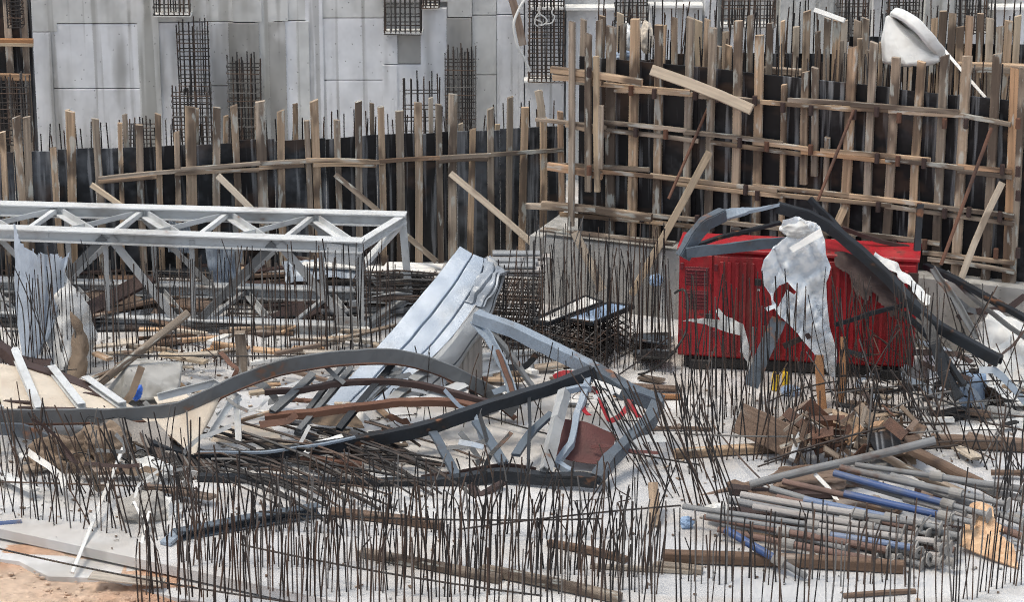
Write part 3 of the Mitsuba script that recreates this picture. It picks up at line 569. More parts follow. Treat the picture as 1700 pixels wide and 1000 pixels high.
# ------------------------------------------------------------------ torn metal sheets
def psheet(name, lab, rows, mt, cat='metal sheet', smooth=30, **kw):
    v, f, uv = sheet([[Q(a) for a in r] for r in rows], **kw)
    return solo(name, lab, cat, trimesh.Trimesh(v, f, process=False), mt, smooth)
jag = lambda amp, fr, sd: (lambda s, q: q > amp*meshkit.fbm(np.array([[s*fr, sd, 0.0]]), 3, sd)[0])
bs = thing('roof_sheet', 'long bright blue-grey ribbed roof sheet leaning from the truss end down under the arch', 'metal sheet')
def bpart(rows, nm, mt, **kw):
    v, f, uv = sheet([[Q(a) for a in r] for r in rows], **kw); part(bs, nm, trimesh.Trimesh(v, f, process=False), mt, 28)
bpart([[(520, 690, 24.95), (556, 700, 24.9), (592, 710, 24.85)], [(612, 588, 25.6), (660, 600, 25.5), (704, 608, 25.45)], [(700, 486, 26.15), (746, 500, 26.05), (790, 506, 26.0)], [(761, 407, 26.6), (790, 424, 26.5), (812, 430, 26.5)]],
      'flat', 'm_galv', nu=60, nv=90, ribs=2.6, amp=.045, rib_axis=1, crumple=.02, cfreq=2.5, wid=.13)
bpart([[(598, 712, 24.8), (622, 716, 24.86), (640, 712, 24.95)], [(706, 606, 25.42), (740, 620, 25.5), (760, 610, 25.6)], [(785, 514, 25.95), (812, 520, 25.95), (822, 500, 26.1)], [(806, 424, 26.5), (828, 440, 26.4), (836, 452, 26.4)]],
      'folded_flange', 'm_galv_dull', nu=50, nv=30, ribs=2.0, amp=.03, rib_axis=1, crumple=.03, cfreq=3.2, wid=.2)
bpart([[(770, 500, 26.0), (800, 512, 25.9)], [(800, 450, 26.2), (836, 462, 26.1)], [(808, 424, 26.55), (846, 456, 26.4)]], 'crushed_end', 'm_galv_mid', nu=36, nv=32, crumple=.06, cfreq=5, ribs=2.3, amp=.04, rib_axis=1, wid=.3, seed=4)
psheet('ribbed_panel', 'dull grey ribbed panel standing upright behind the right end of the arch', [[(715, 560, 25.9), (722, 690, 25.7)], [(760, 556, 25.75), (762, 690, 25.55)], [(803, 556, 25.95), (800, 690, 25.75)]], 'm_grey_panel', ribs=9, amp=.012, rib_axis=0, nu=110, nv=20, crumple=.02)
psheet('hanging_sheet', 'torn pale blue-grey sheet standing bent at the left edge in front of the truss', [[(22, 360, 26.6), (24, 500, 26.5), (36, 604, 26.3)], [(50, 386, 26.4), (60, 500, 26.3), (58, 600, 26.15)], [(78, 408, 26.3), (80, 500, 26.25), (68, 585, 26.15)], [(116, 402, 26.25), (98, 490, 26.2), (74, 565, 26.1)]],
       'm_galv', nu=44, nv=50, ribs=3, amp=.02, rib_axis=0, crumple=.03, mask=jag(.2, 5, 3))
psheet('hanging_sheet', 'cream and white torn panel with ragged edge hanging right of the pale blue-grey sheet', [[(100, 450, 26.35), (84, 530, 26.3), (88, 622, 26.05)], [(124, 470, 26.2), (114, 540, 26.1), (112, 632, 25.95)], [(142, 490, 26.25), (140, 560, 26.2), (130, 625, 26.05)], [(158, 512, 26.35), (156, 580, 26.3), (146, 610, 26.2)]],
       'm_white_sheet', nu=34, nv=50, crumple=.06, cfreq=4, mask=lambda s, q: q < .96-.5*meshkit.fbm(np.array([[s*7, 2., 0]]), 3, 5)[0]*s and q > .12*s, seed=6)
psheet('hanging_sheet', 'dark ragged underlayer strip hanging from the cream torn panel', [[(118, 520, 26.05), (114, 640, 25.9)], [(136, 540, 26.0), (132, 650, 25.88)], [(146, 560, 26.1), (140, 620, 26.0)]], 'm_burlap', nu=20, nv=30, crumple=.06, cfreq=5, seed=9, cat='torn strip')
psheet('corner_sheet', 'dark shadowy bent sheet lying below the pale sheet at the left edge', [[(0, 560, 26.2), (-5, 600, 25.9)], [(40, 590, 26.15), (40, 606, 25.8)], [(86, 596, 26.0), (84, 606, 25.75)]], 'm_rust_dark', nu=24, nv=12, crumple=.03)
for lab, rows, sd in (('white corrugated sheet standing behind the middle of the truss', [[(338, 405, 28.62), (350, 470, 28.55)], [(375, 412, 28.55), (378, 476, 28.5)], [(404, 408, 28.62), (402, 470, 28.55)]], 3),
                      ('white corrugated sheet with its top showing above the front chord of the truss', [[(278, 369, 28.6), (276, 420, 28.6)], [(300, 372, 28.55), (300, 420, 28.55)], [(318, 374, 28.6), (322, 420, 28.6)]], 5),
                      ('crumpled white sheet lying behind the right part of the truss', [[(470, 432, 28.9), (478, 470, 28.5)], [(540, 428, 28.8), (550, 462, 28.45)], [(600, 436, 28.8), (610, 468, 28.5)]], 8)):
    psheet('white_sheet', lab, rows, 'm_galv', nu=50, nv=22, ribs=8 if sd < 8 else 3, amp=.014, crumple=.05, cfreq=4, seed=sd)

# ------------------------------------------------------------------ collapsed canopy in the middle
def bent(name, lab, pts, profs, mt, up=(0, 0, 1), n=26, cat='steel beam', smooth=False, parent=None):
    m = beam([Q(a) for a in pts], profs, up, n, 0 if smooth else .014)
    return part(parent, name, m, mt, smooth, label=lab) if parent else solo(name, lab, cat, m, mt, smooth)
dish = thing('arched_beam', 'long grey steel beam bent into an arch across the middle of the wreckage, rusty beneath', 'steel beam')
arc = [(-70, 690, 23.75), (60, 691, 23.8), (190, 689, 23.85), (280, 683, 23.9), (335, 662, 24.0), (400, 632, 24.15), (480, 606, 24.3), (560, 594, 24.45), (640, 591, 24.55), (700, 600, 24.6), (760, 624, 24.6), (810, 650, 24.65), (856, 684, 24.6)]
part(dish, 'web', beam([Q(a) for a in arc], rect(.03, .125), (0, 0, 1), 60, .014), 'm_steel_grey')
part(dish, 'flange', beam([Q((a[0], a[1]+12, a[2]+.06)) for a in arc], rect(.09, .012), (0, 0, 1), 60), 'm_rust', label='rusty lower flange of the arched beam')
bent('curved_beam', 'dark blue-grey beam curving up to the right under the arch to the pale roof frame', [(250, 742, 23.6), (340, 762, 23.55), (420, 762, 23.55), (500, 750, 23.6), (600, 735, 23.7), (700, 714, 23.85), (780, 688, 24.0), (860, 662, 24.1), (930, 640, 24.2), (985, 618, 24.3)], [rect(.02, .10, 0, -.05), rect(.10, .02, 0, 0, .05), rect(.02, .09, 0, .04, 0)], 'm_steel_dark', n=50)
bent('curved_strip', 'thin pale edge strip on the left part of the dark curved beam', [(330, 752, 23.5), (420, 752, 23.48), (520, 740, 23.55), (590, 726, 23.65)], rect(.03, .02), 'm_steel_light', cat='steel strip')
bent('lower_beam', 'long thin dark beam lying low in front of the curved beam, rising at its right end', [(330, 798, 23.2), (440, 800, 23.15), (560, 806, 23.1), (700, 806, 23.1), (760, 800, 23.1), (830, 790, 23.15), (900, 796, 23.05), (992, 799, 22.95)], [rect(.1, .02, 0, 0, .045), rect(.018, .09, 0, .04, 0)], 'm_steel_dark', n=46)
bent('lower_beam', 'short dark twisted beam just above the right part of the long low beam', [(700, 800, 23.2), (770, 790, 23.25), (840, 780, 23.3), (888, 786, 23.3)], angl(.09, .08), 'm_rust_dark')
rf_ = thing('roof_frame', 'bent blue-grey steel roof frame with a pale post standing right of the arch', 'steel frame')
bp = lambda nm, pts, pr, mt, n=20, up=(0, 0, 1): part(rf_, nm, beam([Q(a) for a in pts], pr, up, -n, .012), mt)
bp('rafter', [(790, 526, 25.2), (850, 548, 25.0), (920, 582, 24.75), (990, 618, 24.5)], [rect(.12, .02, 0, 0, .05), rect(.02, .11, 0, .05, 0)], 'm_steel_light')
bp('rafter', [(985, 618, 24.5), (1040, 650, 24.2), (1096, 672, 24.0)], [rect(.14, .02, 0, 0, .06), rect(.02, .13, 0, .055, 0)], 'm_steel_blue')
bp('edge_beam', [(1094, 668, 24.0), (1078, 700, 23.75), (1044, 734, 23.45), (1012, 764, 23.2), (990, 797, 22.95)], chan(.105, .105, .014), 'm_steel_blue')
bp('edge_beam', [(990, 797, 22.95), (940, 798, 22.98), (890, 794, 23.05)], rect(.08, .035), 'm_steel_dark')
bp('post', [(937, 652, 24.0), (924, 700, 23.6), (906, 782, 23.05)], chan(.1, .08, .014), 'm_truss_old', 16, (0, 1, 0.2))
bp('tie', [(937, 650, 24.0), (965, 644, 24.1), (982, 646, 24.1)], rect(.05, .05), 'm_steel_light', 10)
bp('tie', [(982, 612, 24.4), (970, 654, 24.05), (958, 690, 23.85), (948, 738, 23.5), (924, 770, 23.3), (950, 786, 23.1)], rect(.055, .055), 'm_steel_light', 26)
bp('strut', [(786, 530, 25.2), (812, 560, 25.0), (836, 608, 24.7), (854, 662, 24.3)], angl(.07, .07, .012), 'm_steel_light', 18)
bp('strut', [(806, 540, 25.15), (850, 592, 24.8), (888, 648, 24.35)], rect(.04, .045), 'm_steel_grey', 12)
bp('strut', [(826, 582, 24.85), (840, 620, 24.6), (856, 666, 24.2)], rect(.04, .02), 'm_rust', 10)
bp('strut', [(916, 686, 23.9), (884, 716, 23.75), (856, 756, 23.4)], rect(.08, .03), 'm_steel_blue', 12)
bp('strut', [(790, 700, 23.9), (815, 735, 23.6), (836, 770, 23.3)], rect(.09, .03), 'm_steel_blue', 10)
bp('strut', [(718, 718, 23.8), (738, 752, 23.5), (758, 790, 23.2)], rect(.08, .03), 'm_steel_blue', 10)
bp('strut', [(782, 806, 23.0), (796, 826, 22.85), (836, 802, 23.0)], rect(.07, .03), 'm_rust_dark', 10)
bp('strut', [(878, 660, 24.1), (880, 700, 23.75), (876, 782, 23.1)], rect(.03, .03), 'm_steel_dark', 10)
psheet('maroon_plate', 'dark maroon metal plate lying inside the bent roof frame behind the pale post', [[(918, 700, 23.9), (912, 755, 23.5)], [(970, 700, 23.8), (966, 768, 23.4)], [(1022, 722, 23.75), (1008, 770, 23.35)]], 'm_maroon', nu=24, nv=20, crumple=.03, cat='metal plate')
for i, (a, b, w) in enumerate([((920, 628, 24.5), (962, 626, 24.45), .06), ((965, 668, 24.0), (978, 690, 23.8), .05), ((985, 634, 24.2), (1030, 652, 24.1), .05), ((1012, 700, 23.8), (1046, 664, 24.0), .05), ((1042, 664, 24.0), (1062, 694, 23.8), .06), ((992, 650, 24.1), (1010, 700, 23.7), .04), ((985, 660, 24.0), (1022, 648, 24.1), .04)]):
    solo('ribbon', 'strip of red and white barrier tape tangled inside the bent roof frame', 'tape', sweep(spline([Q(a), (Q(a)+Q(b))/2+[0, rng.uniform(-.05, .05), rng.uniform(-.04, .04)], Q(b)], 8), rect(w, .006), unit([rng.uniform(-1, 1), -.8, .6])), 'm_red' if i not in (2, 6) else 'm_white_sheet', group='barrier tape in the roof frame')
# purlins and struts under the arch
pur = 'purlin lying in a slanting row under the crown of the arched beam'
for (a, b, w, mt), lab in zip([((496, 716, 23.9), (584, 612, 24.7), .05, 'm_steel_grey'), ((452, 685, 24.1), (520, 622, 24.6), .07, 'm_steel_grey'), ((512, 682, 24.3), (572, 606, 24.9), .045, 'm_steel_grey'), ((562, 714, 23.9), (654, 605, 24.7), .06, 'm_steel_dark'),
                  ((596, 676, 24.2), (668, 606, 24.75), .05, 'm_truss'), ((648, 668, 24.3), (684, 640, 24.6), .09, 'm_truss_old'), ((684, 634, 24.5), (712, 618, 24.75), .09, 'm_truss_old'), ((704, 668, 24.3), (756, 652, 24.4), .10, 'm_truss'), ((742, 652, 24.4), (770, 640, 24.6), .11, 'm_truss'), ((600, 670, 24.4), (640, 640, 24.7), .07, 'm_steel_grey')], ['grey purlin under the arch left of the bright strip of roof sheet', 'leftmost grey purlin under the left shoulder of the arch', 'short grey purlin just left of the bright strip of roof sheet', 'long dark purlin right of the bright strip of roof sheet', 'whitish purlin under the crown of the arch', 'pale purlin lying above the rust-brown rail', 'short pale purlin under the right shoulder of the arch, upper one', 'wide whitish purlin near the right end of the rust-brown rail', 'short whitish purlin by the ribbed grey panel under the arch end', 'small grey purlin between the rails under the arch crown']):
    a, b = Q(a), Q(b); solo('purlin', lab, 'purlin', beam([a, (a+b)/2+[0, 0, rng.uniform(-.02, .02)], b], chan(w, .05, .008), (0, -.5, 1), 8), mt, group='purlins under the arch')
bent('tie_rail', 'dark rusty rail crossing under the arch through the slanting purlins', [(440, 652, 24.4), (500, 648, 24.4), (570, 636, 24.45), (640, 634, 24.45), (700, 640, 24.4), (760, 655, 24.3), (820, 672, 24.2)], rect(.06, .05), 'm_rust_dark', cat='rail')
bent('tie_rail', 'rust-brown rail below the dark rail under the arch', [(440, 694, 24.1), (520, 686, 24.1), (600, 676, 24.15), (680, 668, 24.2), (740, 668, 24.2), (790, 678, 24.1)], rect(.09, .06), 'm_rust', cat='rail')
bent('tie_rail', 'rust-brown bar lying in front of the dark curved beam under its middle', [(500, 762, 23.45), (560, 770, 23.4), (600, 776, 23.4)], rect(.09, .07), 'm_rust', cat='rail')
psheet('roof_panel', 'white and cream roof panel lying on the floor left of the curved beam', [[(330, 712, 24.6), (326, 756, 23.9)], [(420, 704, 24.7), (430, 756, 23.9)], [(520, 700, 24.75), (540, 744, 24.1)], [(606, 694, 24.85), (612, 716, 24.5)]], 'm_white_sheet', nu=40, nv=20, crumple=.025, cat='panel')
psheet('roof_panel', 'cream sheet lying on the white panel left of the curved beam', [[(350, 716, 24.4), (352, 738, 24.1)], [(400, 706, 24.5), (412, 736, 24.12)], [(450, 708, 24.5), (468, 730, 24.15)]], 'm_cream', nu=24, nv=16, crumple=.02, cat='panel')
psheet('roof_panel', 'brown rag-like flap curling on the white panel under the purlins', [[(500, 690, 24.5), (520, 706, 24.3)], [(540, 676, 24.6), (560, 712, 24.25)], [(600, 694, 24.5), (606, 712, 24.3)]], 'm_burlap', nu=20, nv=16, crumple=.05, cat='flap')
psheet('hollow_panel', 'cream panel with curled edge hanging under the left half of the arched beam', [[(236, 694, 23.86), (262, 712, 23.72), (300, 738, 23.55)], [(300, 684, 23.95), (310, 716, 23.75), (322, 756, 23.5)], [(345, 662, 24.05), (340, 700, 23.85), (328, 744, 23.6)], [(372, 652, 24.15), (352, 690, 23.95), (332, 730, 23.75)]], 'm_cream', nu=30, nv=30, crumple=.015, cat='panel')
psheet('hollow_panel', 'grey brown sheet hanging below the arched beam left of the cream curled panel', [[(150, 700, 23.85), (190, 740, 23.7)], [(215, 698, 23.8), (240, 748, 23.6)], [(262, 696, 23.8), (300, 770, 23.45)]], 'm_grey_panel', nu=26, nv=24, crumple=.05, cat='panel', mask=lambda s, q: q < .55+.6*s)
bk = MB()
for i in range(26):
    t = i/25; a = Q((236+90*t+rng.uniform(-6, 6), 716+30*t, 23.75)); b = Q((262+130*t, 792+14*rng.random(), 23.2)); bk.add(bar([a, (a+b)/2+[0, 0, .02], b], .012, sides=5))
solo('bent_bars', 'sheaf of dark bent bars slanting down under the cream curled panel', 'bars', bk, 'm_rebar', True, kind='stuff')
for (a, b, mt, w), lab in zip([((362, 690, 24.0), (400, 660, 24.2), 'm_truss', .05), ((348, 724, 23.8), (386, 664, 24.15), 'm_truss', .06), ((352, 634, 24.4), (396, 662, 24.2), 'm_truss', .07), ((262, 660, 24.3), (356, 636, 24.4), 'm_truss', .07), ((392, 664, 24.2), (396, 732, 23.8), 'm_truss', .06)], ['short upper strip of the folded bracket', 'strip of the folded bracket slanting down left', 'strip of the folded bracket running down right', 'long strip of the folded bracket reaching left', 'strip of the folded bracket hanging straight down']):
    solo('bracket', 'whitish ' + lab + ' on the arch shoulder', 'bracket', beam([Q(a), Q(b)], angl(w, w*.7, .008), (0, -1, .4), 5), mt, group='strips of the folded bracket')
# left roof part
lr = thing('roof_piece', 'broken roof piece with cream boards, brown beam and white purlins at the left edge', 'roof piece')
v, f, uv = sheet([[Q(a) for a in r] for r in [[(-30, 600, 24.9), (-30, 684, 23.95)], [(60, 618, 24.75), (60, 684, 23.95)], [(130, 640, 24.55), (160, 684, 23.95)], [(200, 668, 24.2), (236, 682, 23.98)]]], nu=40, nv=24, crumple=.02)
part(lr, 'board', trimesh.Trimesh(v, f, process=False), 'm_cream', 30)
part(lr, 'beam', beam([Q(a) for a in [(-30, 566, 25.0), (10, 585, 24.95), (40, 610, 24.85), (90, 626, 24.75), (140, 646, 24.55), (190, 668, 24.25)]], rect(.12, .09), (0, 0, 1), 30), 'm_rust_dark', label='dark brown beam along the upper edge of the broken roof piece')
for a, b in (((-20, 668, 24.2), (60, 672, 24.1)), ((48, 645, 24.55), (170, 660, 24.3)), ((30, 680, 24.02), (180, 684, 23.98))): part(lr, 'cross_rail', beam([Q(a), Q(b)], rect(.04, .05)), 'm_rust_dark')
for a, b in (((24, 590, 25.0), (66, 690, 23.9)), ((86, 620, 24.8), (136, 684, 23.95)), ((142, 638, 24.65), (204, 682, 23.95)), ((-24, 660, 24.4), (0, 690, 23.9))): part(lr, 'purlin', beam([Q(a)+[0, 0, .05], Q(b)+[0, 0, .05]], chan(.075, .06, .01), (0, 0, 1)), 'm_truss')
# concrete block, blue plastic, plank behind the roof piece
kb = thing('concrete_block', 'grey concrete block lying tilted behind the broken roof piece', 'concrete block')
tm = m3.Manifold.batch_hull([m3.Manifold.sphere(.02, 8).translate([float(x) for x in Q(a)]) for a in [(178, 650, 25.3), (212, 612, 25.4), (296, 640, 25.3), (300, 605, 25.7), (222, 598, 25.9), (290, 662, 24.95), (200, 662, 25.1)]])
part(kb, 'body', tm, 'm_concrete_dark')
sack('plastic_bag', 'crumpled bright blue plastic bag lying against the concrete block', Q((227, 650, 24.7))+[0, 0, .0], (.055, .06, .075), 3, 'm_blue_plastic', 'plastic bag', .5)
prop('round_post', 'round weathered timber post slanting up behind the concrete block', (162, 640, 25.2), (312, 520, 25.9), .08, .08, 'm_timber', True, 'post')
prop('short_post', 'short upright timber post standing behind the left shoulder of the arch', (402, 622, 25.6), (398, 552, 25.55), .1, .07, 'm_timber')
psheet('floor_panel', 'pale board lying behind the arch foot beside the blue plastic bag', [[(255, 660, 24.6), (262, 672, 24.35)], [(310, 655, 24.6), (318, 664, 24.4)]], 'm_cream', nu=10, nv=8, cat='board')
sack('debris_heap', 'heap of brown sacking and dirt hanging under the left end of the arched beam', Q((125, 760, 23.5)), (.36, .16, .22), 12, 'm_burlap', 'debris', .75)
sack('debris_heap', 'small tan sacking lump between the leaning bars at the lower left', Q((175, 735, 23.45)), (.2, .14, .18), 14, 'm_burlap', 'debris', .5)
sack('debris_bag', 'dirty grey bag of rubble lying between the leaning bars at the lower left', Q((240, 858, 22.4))+[0, 0, .06], (.24, .2, .15), 15, 'm_dirtbag', 'bag', .4)
psheet('torn_wrap', 'crumpled white wrapping standing at the right end of the dirty grey bag', [[(262, 826, 22.45), (268, 884, 22.3)], [(284, 826, 22.35), (284, 886, 22.2)], [(300, 838, 22.45), (296, 880, 22.35)]], 'm_white_plastic', nu=26, nv=26, crumple=.1, cfreq=7, cat='wrapping')
psheet('torn_wrap', 'pale bluish wrapping hanging in the bars below the grey brown sheet', [[(226, 762, 23.3), (236, 830, 22.9)], [(258, 764, 23.25), (262, 820, 22.9)], [(290, 774, 23.3), (284, 812, 23.0)]], 'm_cloth_blue' if 0 else 'm_white_plastic', nu=22, nv=26, crumple=.09, cfreq=6, cat='wrapping', seed=3, mask=lambda s, q: q < 1-.5*s)
prop('white_lath', 'long white lath leaning in the bars at the lower left', (204, 745, 23.3), (120, 952, 21.3), .03, .02, 'm_white_sheet', n=8)
prop('white_lath', 'short white strip standing between the bars below the dirty grey bag', (248, 850, 22.2), (232, 930, 21.6), .025, .012, 'm_white_sheet', n=6)
b = thing('steel_channel', 'blue-grey steel channel lying between the bars in the lower left foreground', 'steel beam')
part(b, 'channel', beam([Q((290, 890, 21.85)), Q((410, 866, 22.12)), Q((530, 846, 22.36))], chan(.1, .09, .012), (0, 0, 1)), 'm_steel_blue'); part(b, 'end_plate', beam([Q((274, 904, 21.72)), Q((298, 882, 21.9))], rect(.1, .03), (0, 0, 1)), 'm_steel_light')
bent('steel_channel', 'dark blue-grey beam end sticking in below the arched beam at the left edge', [(-40, 712, 23.65), (20, 714, 23.65), (80, 732, 23.55)], rect(.03, .12), 'm_steel_blue')
bent('blue_pipe', 'blue pipe end lying on the slab at the left edge', [(-40, 874), (36, 868)], circ(.025, 10), 'm_blue', cat='pipe', smooth=True)

def strips(n, reg, zr, lab, grp, mats_, w=(.02, .07), seed=0):
    for i in range(n):
        p = [G(rng.uniform(reg[0], reg[1]), rng.uniform(reg[2], reg[3]), rng.uniform(*zr))]
        d = unit([rng.uniform(-1, 1), rng.uniform(-.5, .5), rng.uniform(-.5, .4)])
        for k in range(rng.randint(2, 4)):
            q = p[-1]+d*rng.uniform(.08, .3); q[2] = max(q[2], .02); p.append(q); d = unit(d+np.array([rng.gauss(0, .55), rng.gauss(0, .4), rng.gauss(-.1, .5)]))
        solo('torn_strip', lab, 'metal strip', beam(p, rect(rng.uniform(*w), .005), unit([rng.uniform(-.5, .5), -.7, rng.uniform(.2, 1)]), -14, .012), rng.choice(mats_), group=grp)
strips(28, (330, 860, 610, 745), (.05, .5), 'thin torn metal strip caught among the beams under and beside the arch', 'torn strips round the arch', ['m_steel_light', 'm_steel_grey', 'm_truss', 'm_rust', 'm_steel_dark', 'm_galv', 'm_white_sheet'])
strips(5, (840, 1060, 620, 760), (.05, .45), 'thin torn metal strip caught inside the bent roof frame', 'torn strips in the roof frame', ['m_steel_light', 'm_steel_grey', 'm_truss', 'm_maroon', 'm_steel_dark'])
strips(22, (1400, 1660, 520, 660), (.05, .6), 'thin torn metal strip hanging in the canopy ruins right of the generator', 'torn strips right of the generator', ['m_steel_dark', 'm_steel_grey', 'm_rust_dark', 'm_steel_light'])
strips(18, (20, 330, 690, 800), (.04, .4), 'thin torn strip caught in the bars and sacking at the lower left', 'torn strips at the lower left', ['m_rust_dark', 'm_steel_dark', 'm_burlap', 'm_white_sheet', 'm_steel_grey'])

# ------------------------------------------------------------------ red generator
gen = thing('generator', 'red enclosed generator standing in front of the right formwork, under a collapsed canopy', 'generator')
gp, gq = G(1124, 612), G(1514, 634)
gd = unit(gq-gp); gn = np.array([gd[1], -gd[0], 0]); gl = np.linalg.norm(gq-gp); gdep, gz0, gz1 = .5, .12, 1.2
def gpt(u, w, z): return gp + gd*u - gn*w + np.array([0, 0, z])          # along the front, inwards, up
def gbox(u0, u1, w0, w1, z0, z1, c=.012): return sweep([gpt(u0, (w0+w1)/2, (z0+z1)/2), gpt(u1, (w0+w1)/2, (z0+z1)/2)], rect(w1-w0, z1-z0, min(c, (w1-w0)/3, (z1-z0)/3)))
part(gen, 'body', gbox(0, gl, .03, gdep, gz0, gz1, .03), 'm_red')
part(gen, 'roof', gbox(-.02, gl+.02, .0, gdep+.02, gz1+.001, gz1+.045, .012), 'm_red')
part(gen, 'skid', gbox(.06, gl-.06, .05, gdep-.05, .01, gz0-.002, .01), 'm_black')
for u in (.12, gl-.3): part(gen, 'foot', gbox(u, u+.2, .0, .2, .002, .1), 'm_black')
dw = [0, .33, .82, 1.30, 1.80, gl]
for i in range(5):
    d = part(gen, 'door', gbox(dw[i]+.012, dw[i+1]-.012, .004, .032, gz0+.03, gz1-.03, .006), 'm_red')
    for z in (.34, 1.02): part(d, 'hinge', gbox(dw[i]+.015, dw[i]+.045, -.012, .006, z, z+.07, .004), 'm_red_dark')
    for u in np.arange(dw[i]+.07, dw[i+1]-.05, .075):
        if i: part(d, 'rib', gbox(u, u+.03, -.02, .006, gz0+.07, gz1-.08, .006), 'm_red')
for z in (.62, .86):
    v_ = part(gen, 'vent', gbox(.06, .29, -.004, .006, z, z+.19, .003), 'm_red_dark')
    for k in range(5): part(v_, 'louvre', sweep([gpt(.07, -.008, z+.025+k*.035), gpt(.28, -.008, z+.025+k*.035)], rect(.018, .006), (0, -.5, 1)), 'm_red_dark')
for u, z in ((.77, .93), (1.24, .74), (.30, .55), (1.75, .9)):
    part(gen, 'latch', gbox(u-.03, u+.03, -.018, .004, z-.035, z+.035, .006), 'm_black')
part(gen, 'exhaust_grille', gbox(1.85, 2.3, -.006, .006, .8, 1.1, .003), 'm_rust_dark')
part(gen, 'sticker', gbox(.76, .79, -.006, .0035, .84, .86, .001), 'm_white_sheet')
part(gen, 'cap', sweep([gpt(.5, .5, gz1+.045), gpt(.5, .5, gz1+.11)], circ(.05, 14)), 'm_black')
cn = thing('canopy_frame', 'twisted dark steel canopy frame draped over the red generator', 'steel frame')
cp = lambda nm, pts, pr, mt, n=22, up=(0, 0, 1): part(cn, nm, beam([Q(a) for a in pts], pr, up, -max(n, 16), .014), mt)
BX = [rect(.02, .11, 0, -.04), rect(.08, .02, 0, 0, .055), rect(.02, .11, 0, .04)]
cp('beam', [(1133, 428, 25.75), (1150, 398, 25.8), (1172, 370, 25.85), (1200, 356, 26.0)], BX, 'm_steel_blue', 14)
cp('beam', [(1194, 358, 26.0), (1240, 350, 26.1), (1292, 341, 26.2)], [rect(.1, .03)], 'm_steel_light', 12, [(0, -.9, .5), (0, 0, 1), (0, .4, 1)])
cp('beam', [(1140, 420, 25.68), (1200, 413, 25.7), (1260, 406, 25.72), (1320, 402, 25.75)], rect(.03, .1), 'm_steel_blue', 12)
cp('beam', [(1150, 408, 25.9), (1220, 388, 26.1), (1296, 370, 26.3)], rect(.05, .03), 'm_steel_dark', 10)
cp('beam', [(1290, 345, 26.2), (1340, 358, 26.1), (1380, 380, 26.0), (1430, 420, 25.75), (1475, 462, 25.5), (1520, 512, 25.2), (1560, 546, 24.95), (1610, 574, 24.75), (1660, 600, 24.55)], [rect(.018, .09, 0, -.035), rect(.07, .018, 0, 0, .045), rect(.018, .09, 0, .035)], 'm_steel_dark', 40)
cp('beam', [(1344, 330, 26.3), (1376, 362, 26.2), (1402, 390, 26.05)], rect(.04, .05), 'm_steel_dark', 10)
cp('post', [(1528, 338, 26.2), (1524, 400, 26.1), (1518, 458, 25.95)], angl(.06, .05), 'm_steel_dark', 8, (0, 1, .1))
cp('post', [(1535, 520, 25.1), (1552, 570, 24.85), (1566, 620, 24.7), (1592, 662, 24.5)], rect(.10, .05), 'm_steel_dark', 16, (0, 1, 0.2))
cp('post', [(1292, 532, 25.5), (1270, 580, 25.3), (1246, 642, 25.15)], [rect(.14, .02, 0, 0, .02), rect(.02, .05, 0, -.06)], 'm_steel_blue', 12, (0, -1, .3))
cp('rail', [(1500, 520, 25.4), (1560, 580, 25.0), (1600, 640, 24.6)], rect(.05, .04), 'm_steel_dark', 10)
cp('rail', [(1386, 540, 25.55), (1440, 522, 25.5), (1505, 506, 25.4)], rect(.03, .04), 'm_steel_dark', 10)
cp('rail', [(1300, 575, 25.5), (1345, 556, 25.5)], rect(.03, .05), 'm_rust_dark', 4)
cp('rail', [(1535, 440, 26.2), (1590, 466, 25.9), (1650, 500, 25.6), (1720, 540, 25.3)], rect(.07, .05), 'm_steel_dark', 14)
cp('rail', [(1548, 446, 26.0), (1590, 506, 25.6), (1622, 560, 25.2)], angl(.05, .05), 'm_steel_grey', 12)
cp('rail', [(1572, 452, 26.1), (1620, 500, 25.7), (1680, 546, 25.4), (1730, 580, 25.2)], rect(.03, .04), 'm_steel_grey', 12)
cp('rail', [(1396, 378, 26.3), (1450, 398, 26.2), (1510, 412, 26.2)], rect(.03, .04), 'm_rust_dark', 8)
psheet('snow_strip', 'ragged white plastic strip lying along the back of the sloping canopy beam', [[(1456, 418, 25.75), (1448, 430, 25.7)], [(1500, 448, 25.6), (1494, 462, 25.5)], [(1545, 494, 25.35), (1535, 508, 25.25)]], 'm_white_plastic', nu=34, nv=10, crumple=.05, cfreq=8, cat='plastic strip', t=.003)
psheet('dark_flap', 'dark brown torn flap hanging under the sloping canopy beam against the red generator', [[(1385, 420, 25.95), (1396, 470, 25.75)], [(1430, 430, 25.85), (1440, 520, 25.6)], [(1484, 470, 25.65), (1490, 540, 25.45)]], 'm_rust_dark', nu=26, nv=24, crumple=.05, cfreq=5, cat='torn flap', mask=lambda s, q: q < .85-.7*meshkit.fbm(np.array([[s*6, 1., 0]]), 3, 2)[0]+.35*s)
def fold(k, a=.05):
    def fn(x, z):                                       # sagging folds: sharp ridges of warped noise and pleats hanging from the top
        w = meshkit.noise(np.stack([x*2.6, z*2.6, x*0], -1), k+9)
        r1 = 1-np.abs(2*meshkit.fbm(np.stack([x*5.5+z*2.2, z*1.6-x*.8, x*0], -1), 2, k)-1); r2 = 1-np.abs(2*meshkit.noise(np.stack([x*9-z*5, z*4+x*2, x*0+3], -1), k+4)-1)
        return a*(1.5*r1**2 + .7*r2**3*w + .5*np.abs(np.sin(x*13+z*6+4*w))*w) - a
    return fn
